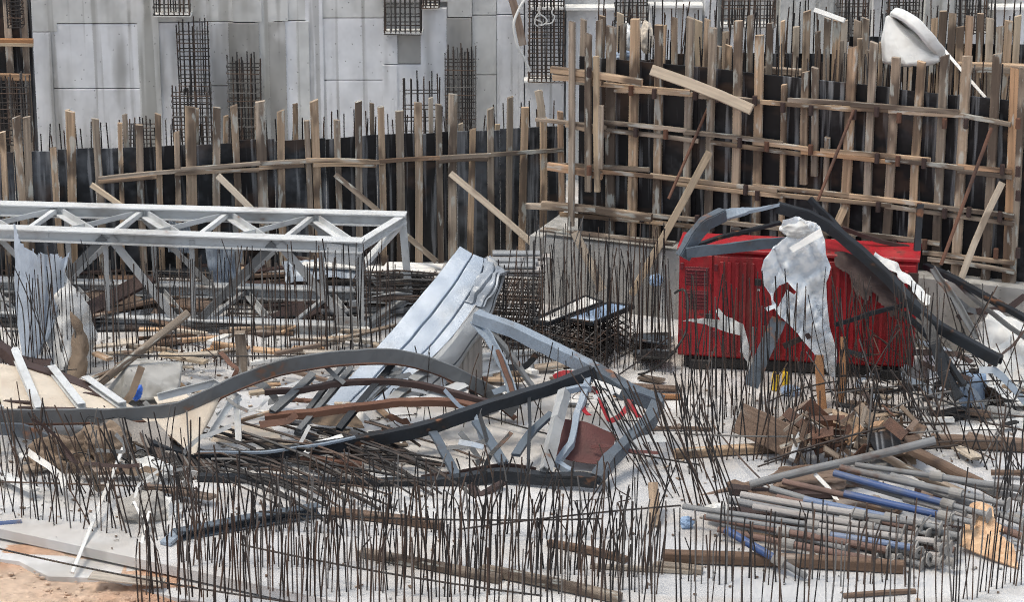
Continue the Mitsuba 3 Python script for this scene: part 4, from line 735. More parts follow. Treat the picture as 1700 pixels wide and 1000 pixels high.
solo('draped_sheet', 'torn white woven plastic sheet draped over the canopy and down the red generator', 'plastic sheet',
     cutout([(1300, 366), (1320, 360), (1345, 368), (1362, 378), (1370, 400), (1372, 425), (1380, 445), (1372, 470), (1374, 510), (1378, 545), (1390, 585), (1388, 640), (1368, 612), (1350, 586), (1325, 556), (1300, 530), (1290, 520), (1286, 512), (1274, 516), (1268, 510), (1282, 508), (1280, 492), (1268, 476), (1264, 450), (1268, 430), (1282, 414), (1298, 400), (1308, 392), (1297, 382)], 25.45, .006, fold(2, .075), .022,
            holes=[[(1284, 500), (1286, 484), (1294, 474), (1308, 470), (1322, 484), (1318, 488), (1306, 482), (1300, 500), (1292, 512)]]), 'm_woven', 40)
sack('bundle', 'folded white plastic bundle on top of the draped sheet over the generator', D(1326, 380, 25.5), (.16, .08, .09), 21, 'm_white_plastic', 'plastic bundle', .3)
psheet('plastic_fold', 'cream fold of plastic lying across the draped sheet', [[(1362, 378, 25.36), (1310, 412, 25.3)], [(1366, 390, 25.33), (1316, 420, 25.28)]], 'm_white_sheet', nu=20, nv=14, crumple=.03, cat='plastic strip')
solo('torn_strip', 'torn white strip snagged across the lower left of the red generator', 'plastic strip',
     cutout([(1133, 532), (1170, 531), (1196, 532), (1188, 518), (1194, 514), (1204, 526), (1234, 538), (1240, 560), (1250, 600), (1256, 648), (1244, 640), (1240, 600), (1228, 584), (1230, 556), (1206, 552), (1170, 540)], 25.62, .004, fold(5, .04), .03), 'm_white_plastic', 40)
cable = [Q(a) for a in [(1120, 487, 25.8), (1136, 482, 25.7), (1142, 505, 25.6), (1140, 545, 25.5), (1122, 580, 25.4), (1090, 610, 25.6), (1060, 622, 25.9)]]
solo('cable', 'dark cable hanging in a loop at the left end of the red generator', 'cable', sweep(cable, circ(.012, 7), (0, 1, .1), 40), 'm_black', True)
# things round the generator
for px, h, lab in ((1287, .16, 'yellow jerrican left of the two under the generator skid'), (1304, .19, 'yellow jerrican right of the two under the generator skid')):
    c = G(px, 648); jc = thing('jerrican', lab, 'jerrican')
    part(jc, 'body', sweep([c+[0, 0, .01], c+[0, 0, h*.7], c+[0, 0, h*.95], c+[0, 0, h]], rect(.07, .1, .02), (0, 1, 0), scale=[1, 1, .85, .5]), 'm_yellow'); part(jc, 'cap', sweep([c+[.015, 0, h], c+[.015, 0, h+.03]], circ(.016, 10)), 'm_black')
    part(jc, 'handle', sweep([c+[-.025, 0, h*.97], c+[-.02, 0, h+.025], c+[.005, 0, h+.025], c+[.01, 0, h*.97]], circ(.007, 6), (0, 1, 0)), 'm_yellow')
sack('plastic_bag', 'pale blue crumpled plastic bag beside the yellow jerricans', G(1312, 655)+[0, 0, .04], (.09, .08, .05), 22, 'm_cloth_blue', 'plastic bag', .5)
prop('orange_post', 'orange-brown timber post standing in front of the generator below the draped sheet', (1366, 682), (1360, 590, 25.2), .08, .06, 'm_orange', cat='post')
prop('orange_post', 'second orange-brown post right of the other in front of the generator', (1396, 676), (1400, 560, 25.3), .06, .05, 'm_orange', cat='post')
db = thing('drum', 'blue plastic drum standing at the foot of the fallen canopy post', 'drum'); c = G(1612, 672)
part(db, 'body', revolve(c, [(0, .01), (.115, .01), (.12, .04), (.125, .08), (.12, .12), (.125, .2), (.12, .26), (.11, .31), (.06, .325), (0, .325)], (0.05, 0, 1), 24), 'm_cloth_blue', True)
part(db, 'lid', revolve(c+[0.015, 0, .32], [(0, .025), (.05, .025), (.055, 0)], (0.05, 0, 1), 18), 'm_black', True)
psheet('white_tarp', 'white plastic tarpaulin heaped at the right edge behind the leaning bars', [[(1622, 560, 26.0), (1612, 610, 25.5), (1640, 650, 25.0)], [(1655, 518, 26.1), (1660, 580, 25.6), (1665, 655, 25.0)], [(1690, 540, 26.0), (1700, 590, 25.6), (1700, 660, 25.0)], [(1740, 560, 26.0), (1740, 600, 25.6), (1740, 660, 25.0)]], 'm_white_plastic', nu=40, nv=40, crumple=.12, cfreq=3.5, cat='tarpaulin')
psheet('white_tarp', 'pale bluish plastic sheet crumpled on the floor right of the generator', [[(1535, 590, 26.2), (1540, 640, 25.5)], [(1580, 580, 26.2), (1580, 646, 25.4)], [(1640, 600, 26.0), (1640, 650, 25.4)]], 'm_woven', nu=30, nv=24, crumple=.09, cfreq=5, cat='plastic sheet', seed=8)
sack('cardboard_heap', 'tan crushed cardboard heap at the right edge below the white tarpaulin', G(1670, 665)+[0, 0, .08], (.22, .16, .12), 23, 'm_burlap', 'cardboard', .5)
sack('debris_heap', 'dark rubble heap right of the blue drum', G(1655, 692)+[0, 0, .02], (.2, .1, .06), 24, 'm_concrete_dark', 'debris', .6)
psheet('white_board', 'long white board lying flat at the right edge above the long dark timber', [[(1590, 700), (1596, 716)], [(1720, 692), (1720, 714)]], 'm_white_sheet', nu=20, nv=8, crumple=.02, cat='board')

# ------------------------------------------------------------------ stacks of mesh mats and boards in the middle distance
def matgrid(c, a, b, na, nb, r=.007):
    m = MB()
    for i in range(na): p = c+b*(i/(na-1))+np.array([0, 0, rng.uniform(-.004, .004)]); m.add(bar([p, p+a/2+[0, 0, rng.uniform(-.012, .012)], p+a], r, sides=4))
    for j in range(nb): p = c+a*(j/(nb-1))+np.array([0, 0, .012]); m.add(bar([p, p+b/2+[0, 0, rng.uniform(-.012, .012)], p+b], r, sides=4))
    return m
def mats(p0, p1, p2, n, dz, lab, grp, z0=.02, na=7, nb=9):
    c = G(*p0, 0); a, b = G(*p1, 0)-c, G(*p2, 0)-c
    for i in range(n):
        o = np.array([rng.uniform(-.03, .03), rng.uniform(-.03, .03), z0+i*dz])
        solo('mesh_mat', lab, 'mesh mat', matgrid(c+o, a, b, na, nb, .0062), 'm_rebar', True, group=grp)
mats((888, 592), (985, 616), (935, 552), 4, .085, 'dark reinforcing mesh mat in the neat stack under the framed boards', 'mesh mats under the framed boards')
mats((985, 616), (1052, 580), (935, 580), 4, .08, 'dark reinforcing mesh mat at the right end of the stack under the framed boards', 'mesh mats right of the framed boards', na=6)
mats((800, 580), (890, 584), (815, 545), 9, .075, 'dark reinforcing mesh mat in the tall stack behind the leaning roof sheet', 'mesh mats behind the roof sheet', na=6, nb=12)
mats((590, 510), (720, 514), (600, 490), 6, .05, 'reinforcing mesh mat in the low stack behind the truss end', 'mesh mats behind the truss end', na=6, nb=14)
def framed(lab, q, z, mt):
    k = thing('framed_board', lab, 'framed board'); p = [G(*a, z) for a in q]
    part(k, 'panel', sheet([[p[0], p[3]], [p[1], p[2]]], nu=14, nv=10, t=.012, crumple=.01), mt)
    for i in range(4): part(k, 'frame_bar', plank(p[i]-[0, 0, .01], p[(i+1) % 4]-[0, 0, .01], .03, .045), 'm_steel_dark')
framed('white framed board on top of the mesh mats, left of the blue one', [(886, 532), (912, 536), (1000, 502), (972, 492)], .38, 'm_white_sheet')
framed('blue and white framed board on top of the mesh mats', [(940, 530), (985, 536), (1052, 508), (1010, 503)], .38, 'm_board_blue')
mb = thing('timber_stack', 'low stack of white-edged boards on top of the tall mesh stack', 'board stack')
for i in range(3):
    for j in range(3): c = G(806+j*6, 560-12*j, 0)+[0, 0, .68+i*.035]; part(mb, 'board', plank(c, c+[.55+rng.uniform(-.1, .05), rng.uniform(-.05, .05), rng.uniform(-.02, .02)], .12, .025), 'm_galv_dull' if i == 2 else 'm_pipe_pale')
for i, (a, b) in enumerate([((600, 446, 28.6), (722, 450, 28.5)), ((610, 456, 28.5), (700, 462, 28.5)), ((640, 440, 28.7), (735, 444, 28.6)), ((500, 440, 28.7), (600, 444, 28.6))]):
    solo('pale_board', 'pale board lying on the low mesh stack behind the truss end', 'board', plank(Q(a), Q(b), .16, .025, n=5, warp=.02), 'm_white_sheet', group='pale boards behind the truss end')
for i in range(26):
    y0 = rng.uniform(452, 500); a = (rng.uniform(590, 640), y0+rng.uniform(-4, 4)); b = (rng.uniform(680, 735), y0+rng.uniform(-4, 4)); z = rng.uniform(.1, .38)
    solo('loose_rod', 'dark rod lying across the low mesh stack behind the truss end', 'rod', bar([G(*a, z), (G(*a, z)+G(*b, z))/2+[0, 0, rng.uniform(0, .03)], G(*b, z)], .009, sides=5), 'm_rebar', True, group='rods on the low mesh stack')
pal = thing('pallet_stack', 'low stack of dark boards and grey sheets left of the red generator', 'board stack')
for i in range(8):
    p = [G(*a, .02+(i//2)*.04) for a in ((1056, 588-(i%2)*26), (1114, 592-(i%2)*26))]; part(pal, 'board', plank(p[0]+[rng.uniform(-.09, .05), rng.uniform(-.06, .06), 0], p[1]+[rng.uniform(-.08, .02), rng.uniform(-.08, .08), rng.uniform(0, .03)], rng.uniform(.12, .22), .022), rng.choice(['m_steel_blue', 'm_black', 'm_steel_dark']))
sack('plastic_bag', 'small pale blue bag on the dark board stack left of the generator', G(1090, 545, .0)+[0, .3, .42], (.07, .07, .06), 25, 'm_cloth_blue', 'plastic bag', .4)
prop('rusty_sheet', 'rust-brown board lying behind the dark board stack at the raking board foot', (1028, 488, 28.0), (1078, 492, 27.9), .12, .03, 'm_rust', cat='board')

# ------------------------------------------------------------------ pile of steel props, lower right
def pipe(a, b, r, mt, z=(.1, .1), plate=True, lab=None, grp=None, k=12, flip=False):
    r = r*.93; flip = flip or (plate and rng.random() < .4)
    jt = lambda q, n: (q[0]+rng.gauss(0, n), q[1]+rng.gauss(0, 5))
    if plate and not flip: a, b = jt(a, 32), jt(b, 16)
    a, b = G(*a, z[0]), G(*b, z[1]); d = unit(b-a); key = thing('steel_prop', lab, 'steel prop', grp)
    mid = a+(b-a)*(rng.uniform(.62, .8) if flip else rng.uniform(.42, .58))
    part(key, 'outer_tube', sweep([a, (a+mid)/2+[0, 0, rng.uniform(-.006, .004)], mid] if flip else [mid, (mid+b)/2+[0, 0, rng.uniform(-.006, .004)], b], circ(r, k)), mt, True)
    part(key, 'inner_tube', sweep([mid-d*.01, b] if flip else [a, mid+d*.01], circ(r*.8, k)), 'm_pipe' if mt != 'm_pipe_rust' else mt, True)
    part(key, 'collar', sweep([mid-d*.05, mid+d*.06], circ(r*1.35, k)), 'm_cast')
    if plate:
        s = unit(np.cross(d, [0, 0, 1])); s = s*math.cos(rng.uniform(-.5, .5))+np.array([0, 0, 1])*math.sin(rng.uniform(-.5, .5))
        part(key, 'end_plate', sweep([b, b+d*.012], rect(r*3.4, r*3.4, r*.5), s), 'm_cast')
    return key
blue_ = ['blue-grey steel prop lying rearmost along the back of the prop pile', 'upper one of the three long bright blue props of the pile', 'lowest of the three long bright blue props of the pile', 'shorter bright blue prop lying between the two longest blue props', 'faded light blue prop in the middle of the prop pile']; old_ = ' steel prop lying in the prop pile at the lower right'
for a, b, r, mt, z in [((1395, 777), (1672, 838), .034, 'm_pipe', (.34, .3)), ((1385, 786), (1640, 856), .034, 'm_blue', (.34, .28)), ((1402, 820), (1614, 868), .034, 'm_blue', (.3, .24)), ((1446, 806), (1604, 852), .03, 'm_blue', (.27, .26)), ((1335, 830), (1560, 878), .034, 'm_blue_light', (.28, .22))]:
    pipe(a, b, r, mt, z, True, blue_.pop(0), None, flip=True)
for a, b, r, mt, z in [((1212, 832), (1500, 884), .034, 'm_pipe', (.22, .2)), ((1200, 845), (1510, 900), .032, 'm_pipe_pale', (.2, .17)), ((1230, 822), (1530, 872), .034, 'm_pipe_pale', (.26, .24)), ((1195, 860), (1490, 912), .034, 'm_pipe_rust', (.16, .13)), ((1190, 872), (1520, 930), .033, 'm_pipe_pale', (.12, .09)), ((1210, 878), (1470, 925), .034, 'm_pipe_rust', (.1, .07)),
                      ((1280, 812), (1540, 888), .032, 'm_pipe', (.26, .18)), ((1310, 842), (1556, 905), .033, 'm_pipe', (.2, .14)), ((1180, 850), (1420, 898), .03, 'm_pipe_rust', (.13, .12)), ((1260, 868), (1530, 938), .034, 'm_pipe', (.08, .05)), ((1250, 842), (1520, 888), .03, 'm_pipe_pale', (.24, .2)), ((1350, 846), (1580, 890), .034, 'm_pipe', (.2, .16)), ((1420, 770), (1690, 812), .034, 'm_pipe', (.3, .26)),
                      ((1240, 856), (1505, 905), .032, 'm_blue_light', (.18, .16)), ((1380, 870), (1562, 916), .03, 'm_pipe_rust', (.12, .1)), ((1300, 800), (1580, 862), .03, 'm_pipe_rust', (.28, .24)), ((1480, 790), (1700, 870), .034, 'm_pipe', (.25, .2)), ((1520, 820), (1720, 890), .034, 'm_pipe_rust', (.18, .12)), ((1290, 826), (1520, 880), .03, 'm_pipe_rust', (.25, .2)), ((1330, 856), (1545, 912), .03, 'm_pipe_rust', (.17, .12)), ((1220, 866), (1450, 916), .03, 'm_pipe', (.13, .1)), ((1360, 800), (1590, 862), .03, 'm_pipe_pale', (.27, .23)), ((1255, 838), (1480, 892), .028, 'm_pipe_rust', (.2, .17)), ((1300, 878), (1505, 932), .03, 'm_pipe_pale', (.07, .05)), ((1580, 800), (1730, 836), .034, 'm_pipe_pale', (.2, .16)), ((1600, 840), (1740, 880), .034, 'm_pipe', (.12, .1))]:
    pipe(a, b, r, mt, z, True, {'m_pipe': 'weathered grey', 'm_pipe_pale': 'pale cement-stained', 'm_pipe_rust': 'rusty brown', 'm_blue_light': 'second faded light blue'}[mt]+old_, {'m_pipe': 'grey', 'm_pipe_pale': 'pale', 'm_pipe_rust': 'rusty', 'm_blue_light': 'faded blue'}[mt]+' props of the pile')
pipe((1205, 880), (1338, 958), .036, 'm_blue', (.24, .04), False, 'single blue prop slanting down in front of the prop pile', None, flip=True)
for i in range(30):
    c = G(rng.uniform(1480, 1580), rng.uniform(880, 935), rng.uniform(.06, .16)); d = unit([rng.uniform(.5, 1), rng.uniform(-1, -.2), rng.uniform(-.3, .3)])
    s = thing('coupler', 'cast steel coupler among the plate ends of the prop pile', 'coupler', 'couplers at the prop ends')
    part(s, 'sleeve', revolve(c, [(.022, -.03), (.036, -.03), (.036, .03), (.022, .03), (.022, -.03)], d, 12), 'm_cast'); part(s, 'flange', revolve(c+d*.03, [(.02, 0), (.058, 0), (.058, .012), (.02, .012)], d, 8), 'm_cast')
for i in range(26):
    c = G(rng.uniform(1220, 1600), rng.uniform(815, 905), .03); an = rng.uniform(-.9, .3); d = np.array([math.cos(an), math.sin(an), rng.uniform(-.05, .05)])*rng.uniform(.1, .4)
    solo('pile_scrap', 'dark scrap of wood or rusty iron wedged between the props of the pile', 'scrap', plank(c-d, c+d, rng.uniform(.04, .16), rng.uniform(.03, .07)), rng.choice(['m_timber_dark', 'm_rust_dark', 'm_rust_dark', 'm_black']), group='scraps between the props')
bent('grey_pipe', 'long grey pipe lying aslant on top of the prop pile', [(1245, 806, 22.8), (1340, 782, 22.85), (1450, 757, 22.95), (1552, 732, 23.05)], circ(.038, 12), 'm_pipe', cat='pipe', smooth=True)
bent('rust_pipe', 'thick rust-brown timber sloping down the right side of the prop pile', [(1462, 722, 23.7), (1540, 762, 23.2), (1660, 822, 22.6)], rect(.09, .09, .02), 'm_timber_dark', cat='timber')
bent('rust_pipe', 'thin dark timber sloping beside the rust-brown timber on the pile', [(1440, 742, 23.5), (1530, 790, 23.0), (1600, 820, 22.8)], rect(.07, .06, .01), 'm_timber', cat='timber')
prop('white_lath', 'short white stick leaning on the blue props of the pile', (1353, 788, 22.85), (1394, 838, 22.55), .035, .025, 'm_white_sheet', n=3)
prop('white_lath', 'short whitish stake standing at the left of the broken boards on the pile', (1328, 722, 23.6), (1314, 764, 23.3), .05, .04, 'm_truss', n=3)
prop('broken_board', 'long tilted brown board with dark underside at the back of the prop pile', (1226, 694, 24.0), (1334, 748, 23.55), .28, .03, 'm_timber_dark')
psheet('osb_board', 'orange-tan broken chipboard leaning on the right end of the prop pile', [[(1592, 905, 21.62), (1610, 838, 21.95)], [(1640, 926, 21.4), (1636, 836, 21.9)], [(1692, 944, 21.22), (1672, 862, 21.75)]], 'm_osb', nu=30, nv=24, t=.018, cat='board', mask=lambda s, q: not (s > .68 and q > 1.35-s*.9+.12*math.sin(q*20)))
for a, b, w, h, lab in [((1545, 732), (1730, 742), .12, .10, 'long dark brown timber lying on the floor behind the prop pile at right'), ((1120, 754), (1330, 742), .10, .07, 'long grey brown timber lying on the floor left of the prop pile'), ((1080, 712), (1180, 713), .03, .03, 'thin dark stick lying on the floor right of the bent roof frame')]:
    solo('floor_timber', lab, 'timber', plank(G(*a, h/2+.006), G(*b, h/2+.006), w, h, warp=.01, n=6), 'm_timber_dark' if 'dark' in lab else 'm_timber')
frag = 'splintered board fragment heaped at the back of the prop pile'
for i in range(74):
    c = G(rng.uniform(1310, 1520), rng.uniform(740, 782), 0); c = c+np.array([0, 0, rng.uniform(.04, .4)]); d = unit([rng.uniform(-1, 1), rng.uniform(-.8, .8), rng.uniform(-.3, .8)])*rng.uniform(.06, .26)
    solo('board_fragment', frag, 'board fragment', plank(c-d, c+d, rng.choice([.03, .05, .09, .13])*rng.uniform(.8, 1.2), rng.uniform(.008, .018), unit([rng.uniform(-.6, .6), -.4, rng.uniform(.3, 1)])), rng.choice(['m_timber', 'm_timber_dark', 'm_timber_dark', 'm_burlap', 'm_timber', 'm_rust']), group='board fragments on the prop pile')
solo('black_panel', 'small black plywood panel lying on the board fragments of the pile', 'panel', plank(D(1446, 738, 23.4), D(1500, 728, 23.5), .24, .02, (0, -.5, 1)), 'm_film_black')
sack('plastic_bag', 'white plastic scrap on the left end of the prop pile', G(1190, 850, .12), (.1, .09, .07), 31, 'm_white_plastic', 'plastic scrap', .6)
sack('plastic_bag', 'light blue cloth scrap left of the prop pile', G(1140, 868, .05), (.055, .05, .05), 32, 'm_cloth_blue', 'cloth', .6)
sack('debris_heap', 'brown dirt and splinters under the upper end of the props', G(1350, 806)+[0, 0, .06], (.34, .22, .1), 33, 'm_timber_dark', 'debris', .5)
bent('bent_rod', 'dark crooked branch sticking out left from the prop pile', [(1105, 840, 22.75), (1160, 826, 22.85), (1212, 812, 22.95), (1260, 798, 23.05)], circ(.018, 7), 'm_timber_dark', cat='stick', smooth=True)

# ------------------------------------------------------------------ timbers on the slab in the foreground
for a, b, w, h, mt, lab in [((600, 918), (830, 962), .09, .06, 'm_timber', 'left one of two brown battens lying end to end in the front bars'), ((800, 946), (1030, 994), .09, .07, 'm_timber', 'right one of two brown battens lying end to end in the front bars'), ((548, 850), (732, 872), .09, .06, 'm_timber_dark', 'dark batten lying between the bars behind the brown battens'),
                            ((1085, 940), (1166, 948), .08, .05, 'm_timber', 'short brown batten lying left of the light blue prop'), ((910, 902), (1040, 930), .06, .05, 'm_timber_dark', 'thin dark batten in the bars of the middle foreground'), ((1100, 924), (1500, 942), .1, .09, 'm_timber_dark', 'thick dark beam lying along the front of the prop pile'), ((980, 940), (1150, 950), .05, .03, 'm_timber_pale', 'thin pale batten lying in front of the standing stump'), ((1400, 990), (1520, 982), .045, .03, 'm_timber_dark', 'dark batten on the slab at the lower right edge')]:
    solo('batten', lab, 'batten', plank(G(*a, h/2+.004), G(*b, h/2+.004), w, h, n=5, warp=.012), mt)
prop('timber_stump', 'short upright piece of timber standing among the bars left of the prop pile', (1086, 876), (1084, 806, 22.5), .085, .08, 'm_timber', cat='timber')
def scatter(n, x0, x1, y0, y1, lab, grp, mats_, l=(.08, .35), w=(.04, .14), zmax=.06):
    for i in range(n):
        c = G(rng.uniform(x0, x1), rng.uniform(y0, y1), 0)+np.array([0, 0, rng.uniform(.012, zmax)]); an = rng.gauss(0, .5); d = np.array([math.cos(an), math.sin(an), rng.gauss(0, .06)])*rng.uniform(*l)
        c[2] += abs(d[2])
        solo('offcut', lab, 'offcut', plank(c-d, c+d, rng.uniform(*w), rng.uniform(.015, .04), unit([rng.gauss(0, .1), rng.gauss(0, .1), 1])), rng.choice(mats_), group=grp)
scatter(64, 170, 640, 572, 650, 'timber offcut scattered on the slab between the truss and the arched beam', 'offcuts behind the arch', ['m_timber', 'm_timber_pale', 'm_timber_pale', 'm_timber', 'm_timber_dark', 'm_cream', 'm_osb', 'm_white_sheet'], w=(.03, .1), zmax=.2)
scatter(26, 800, 1110, 590, 690, 'timber offcut scattered on the slab left of the red generator', 'offcuts left of the generator', ['m_timber', 'm_timber_pale', 'm_timber_dark', 'm_orange', 'm_white_sheet'], zmax=.06)
scatter(22, 380, 700, 650, 745, 'scrap piece of board lying under the arched beam', 'scraps under the arch', ['m_timber', 'm_timber_pale', 'm_rust', 'm_black', 'm_white_sheet', 'm_steel_dark'], l=(.05, .18), w=(.03, .09), zmax=.06)
scatter(24, 1400, 1700, 640, 800, 'scrap piece of board lying at the right side behind the prop pile', 'scraps behind the pile', ['m_timber', 'm_timber_dark', 'm_black', 'm_white_sheet', 'm_timber_pale'], zmax=.08)
scatter(22, 10, 640, 440, 560, 'scrap of board or sheet lying under the lattice truss', 'scraps under the truss', ['m_timber_dark', 'm_timber_dark', 'm_rust_dark', 'm_black', 'm_timber'], l=(.1, .5), zmax=.12)
scatter(34, -20, 660, 425, 545, 'dark board or plate lying flat on the slab under the lattice truss', 'dark plates under the truss', ['m_rust_dark', 'm_black', 'm_timber_dark', 'm_steel_dark', 'm_film_grey'], l=(.2, .6), w=(.12, .4), zmax=.05)
mats((150, 500), (470, 510), (150, 450), 2, .03, 'reinforcing mesh mat lying on the slab inside the left half of the truss', 'mesh mats inside the truss', na=9, nb=22)
mats((380, 545), (600, 550), (380, 500), 2, .03, 'reinforcing mesh mat lying on the slab inside the right half of the truss', 'mesh mats inside the right truss', na=7, nb=16)
scatter(16, 20, 330, 690, 840, 'scrap piece lying among the leaning bars at the lower left', 'scraps at the lower left', ['m_timber', 'm_burlap', 'm_timber_dark', 'm_white_plastic'], zmax=.1)
# fine litter trodden into the slab
lt = {'m_timber': MB(), 'm_timber_dark': MB(), 'm_white_sheet': MB(), 'm_concrete_dark': MB()}
for i in range(1500):
    px, py = rng.choice([(rng.uniform(-20, 1720), rng.uniform(560, 1010)), (rng.uniform(150, 700), rng.uniform(560, 680)), (rng.uniform(1100, 1720), rng.uniform(640, 960)), (rng.uniform(0, 700), rng.uniform(690, 860))])
    c = G(px, py, .006); 
    if (c-e0)@en > -.05: continue
    an = rng.uniform(0, 6.3); L_ = rng.uniform(.006, .04)*rng.uniform(.3, 1); d = np.array([math.cos(an), math.sin(an), rng.uniform(-.1, .25)])*L_
    lt[rng.choice(list(lt))].add(sweep([c-d*.5+[0, 0, .004], c+d+[0, 0, .006]], rect(rng.uniform(.005, .03), rng.uniform(.003, .014)), (0.1, 0.1, 1)))
for mt, m in lt.items(): solo('litter', 'fine chips and crumbs trodden into the concrete slab: ' + {'m_timber': 'wood', 'm_timber_dark': 'dark wood', 'm_white_sheet': 'white scraps', 'm_concrete_dark': 'grey rubble'}[mt], 'litter', m, mt, kind='stuff')
# soil corner
sp = thing('soil_board', 'thin pale board lying on the reddish soil at the lower left corner', 'board')
part(sp, 'board', plank(G(150, 956, -.03), G(272, 968, -.05), .16, .014), 'm_timber_pale')
st = MB()
for i in range(420):
    c = G(rng.uniform(-30, 400), rng.uniform(945, 1030), -.13); r = rng.uniform(.005, .03)*rng.random(); st.add(lump(c+[0, 0, r*.1], (r*1.3, r, r*.6), i, .6, 1.6, 1))
solo('soil_clods', 'reddish soil clods and stones in the lower left corner', 'soil', st, 'm_soil', kind='stuff')

for i in range(26):
    px, py = rng.choice([(rng.uniform(380, 1050), rng.uniform(620, 800)), (rng.uniform(1420, 1700), rng.uniform(480, 700)), (rng.uniform(60, 330), rng.uniform(560, 800))]); p = [G(px, py, rng.uniform(.05, .5))]
    for k in range(5): q = p[-1]+np.array([rng.gauss(.03, .13), rng.gauss(0, .06), rng.gauss(0, .12)]); q[2] = max(q[2], .01); p.append(q)
    solo('wire', 'loose curling wire tangled in the collapsed canopy wreckage', 'wire', sweep(p, circ(rng.uniform(.003, .006), 5), (.03, .9, .1), 26), rng.choice(['m_rebar', 'm_black', 'm_rust_dark']), True, group='wires in the wreckage')

# ------------------------------------------------------------------ starter bars
rows = []   # (x0, y0, x1, y1, bars, min h, max h, mean lean in x, spread, spread in y, label, group)
def row(*a): rows.append(a)
row(-20, 800, 330, 852, 65, .55, .95, -.12, .16, .12, 'dark bar leaning in the left foreground rows below the arched beam', 'bars in the left foreground')
row(-20, 850, 340, 905, 48, .4, .75, -.05, .14, .1, 'dark bar leaning in the left foreground rows below the arched beam', 'bars in the left foreground')
row(230, 1030, 1090, 1030, 80, .62, .82, .0, .03, .04, 'dark bar standing in the frontmost rows at the lower edge', 'bars at the lower edge')
row(240, 985, 1090, 985, 97, .45, .85, .02, .05, .05, 'dark bar standing in the frontmost rows at the lower edge', 'bars at the lower edge')
row(300, 935, 1100, 955, 119, .45, .85, .03, .07, .06, 'dark bar standing in the middle foreground rows', 'bars in the middle foreground')
row(330, 880, 1090, 895, 92, .4, .75, .02, .13, .08, 'dark bar standing in the middle foreground rows', 'bars in the middle foreground')
row(440, 845, 1010, 850, 36, .3, .62, .06, .22, .1, 'dark bar standing in the middle foreground rows', 'bars in the middle foreground')
row(1120, 1010, 1580, 1015, 36, .55, .95, .0, .03, .04, 'dark bar standing in front of the prop pile', 'bars in front of the prop pile')
row(1130, 965, 1520, 970, 36, .4, .8, .0, .03, .04, 'dark bar standing in front of the prop pile', 'bars in front of the prop pile')
row(1070, 800, 1240, 880, 26, .9, 1.4, -.42, .13, .1, 'long bar leaning left in the fan between the roof frame and the prop pile', 'fan of leaning bars')
row(1030, 760, 1200, 800, 16, .7, 1.1, -.34, .16, .1, 'long bar leaning left in the fan between the roof frame and the prop pile', 'fan of leaning bars')
row(1125, 690, 1330, 704, 41, 1.1, 1.5, -.02, .035, .05, 'dark bar standing in front of the left half of the red generator', 'bars before the left half of the generator')
row(1125, 720, 1330, 730, 17, .6, 1.1, .02, .12, .05, 'dark bar standing in front of the left half of the red generator', 'bars before the left half of the generator')
row(1380, 690, 1560, 706, 51, 1.0, 1.45, -.05, .1, .08, 'dark bar standing in front of the right half of the red generator', 'bars before the right half of the generator')
row(1310, 716, 1570, 724, 26, .6, 1.1, -.15, .26, .1, 'dark bar standing in front of the right half of the red generator', 'bars before the right half of the generator')
row(1170, 760, 1440, 790, 29, .5, .9, .03, .1, .06, 'dark bar standing on the slab behind the prop pile', 'bars behind the prop pile')
row(-10, 618, 650, 604, 97, .8, 1.3, .0, .022, .04, 'dark bar standing in the long row in front of the lattice truss', 'bars in front of the truss')
row(-10, 588, 660, 580, 75, .8, 1.15, .0, .022, .04, 'dark bar standing in the long row in front of the lattice truss', 'bars in front of the truss')
row(-20, 630, 120, 620, 21, .9, 1.25, -.12, .16, .1, 'dark bar leaning in the cluster at the left edge before the torn sheets', 'bars at the left edge')
row(830, 606, 1115, 620, 61, .9, 1.35, .0, .03, .04, 'dark bar standing in the row left of the red generator', 'bars left of the generator')
row(880, 580, 1112, 590, 53, .9, 1.4, .0, .025, .04, 'dark bar standing in the row left of the red generator', 'bars left of the generator')
row(690, 700, 1010, 712, 24, .35, .85, .04, .2, .1, 'dark bar standing around the bent roof frame', 'bars around the roof frame')
row(1540, 660, 1710, 690, 29, .7, 1.35, -.35, .35, .12, 'dark bar leaning criss-cross at the right edge', 'criss-cross bars at the right edge')
row(1540, 740, 1710, 800, 21, .6, 1.0, -.2, .3, .1, 'dark bar leaning criss-cross at the right edge', 'criss-cross bars at the right edge')
row(1580, 1000, 1715, 960, 21, .4, 1.15, .0, .05, .05, 'dark bar standing at the lower right corner', 'bars at the lower right corner')
row(1640, 880, 1710, 830, 12, .7, 1.1, .0, .06, .05, 'dark bar standing at the lower right corner', 'bars at the lower right corner')
bars = []
for x0, y0, x1, y1, n, h0, h1, lx, sx, sy, lab, grp in rows:
    for i in range(n):
        t = (i+rng.uniform(-.45, .45))/(n-1); base = G(x0+(x1-x0)*t, y0+(y1-y0)*t+rng.uniform(-7, 7)); h = rng.uniform(h0, h1)
        lean = np.array([rng.gauss(lx, sx), rng.gauss(0, sy), 0]); v = unit([lean[0], lean[1], 1])*h; bow = rng.gauss(0, .013)*h
        p = [base-[0, 0, .004], base+v*.33+[bow*.7, 0, 0], base+v*.68+[bow, 0, 0], base+v+[bow*.2+(rng.gauss(0, .05) if rng.random() < .15 else 0), 0, 0]]
        r = rng.choice([.005, .0057, .0063, .0065, .0076])*(.85 if base[1] > 24.4 else 1.0); dist = (base-EYE)@FWD
        bars.append((h*r/dist**2*(1 if 0 < x0+(x1-x0)*t < 1700 else .2), p, r, lab, grp))
order = sorted(range(len(bars)), key=lambda i: -bars[i][0]); best = set(order[:300]); rest = {}
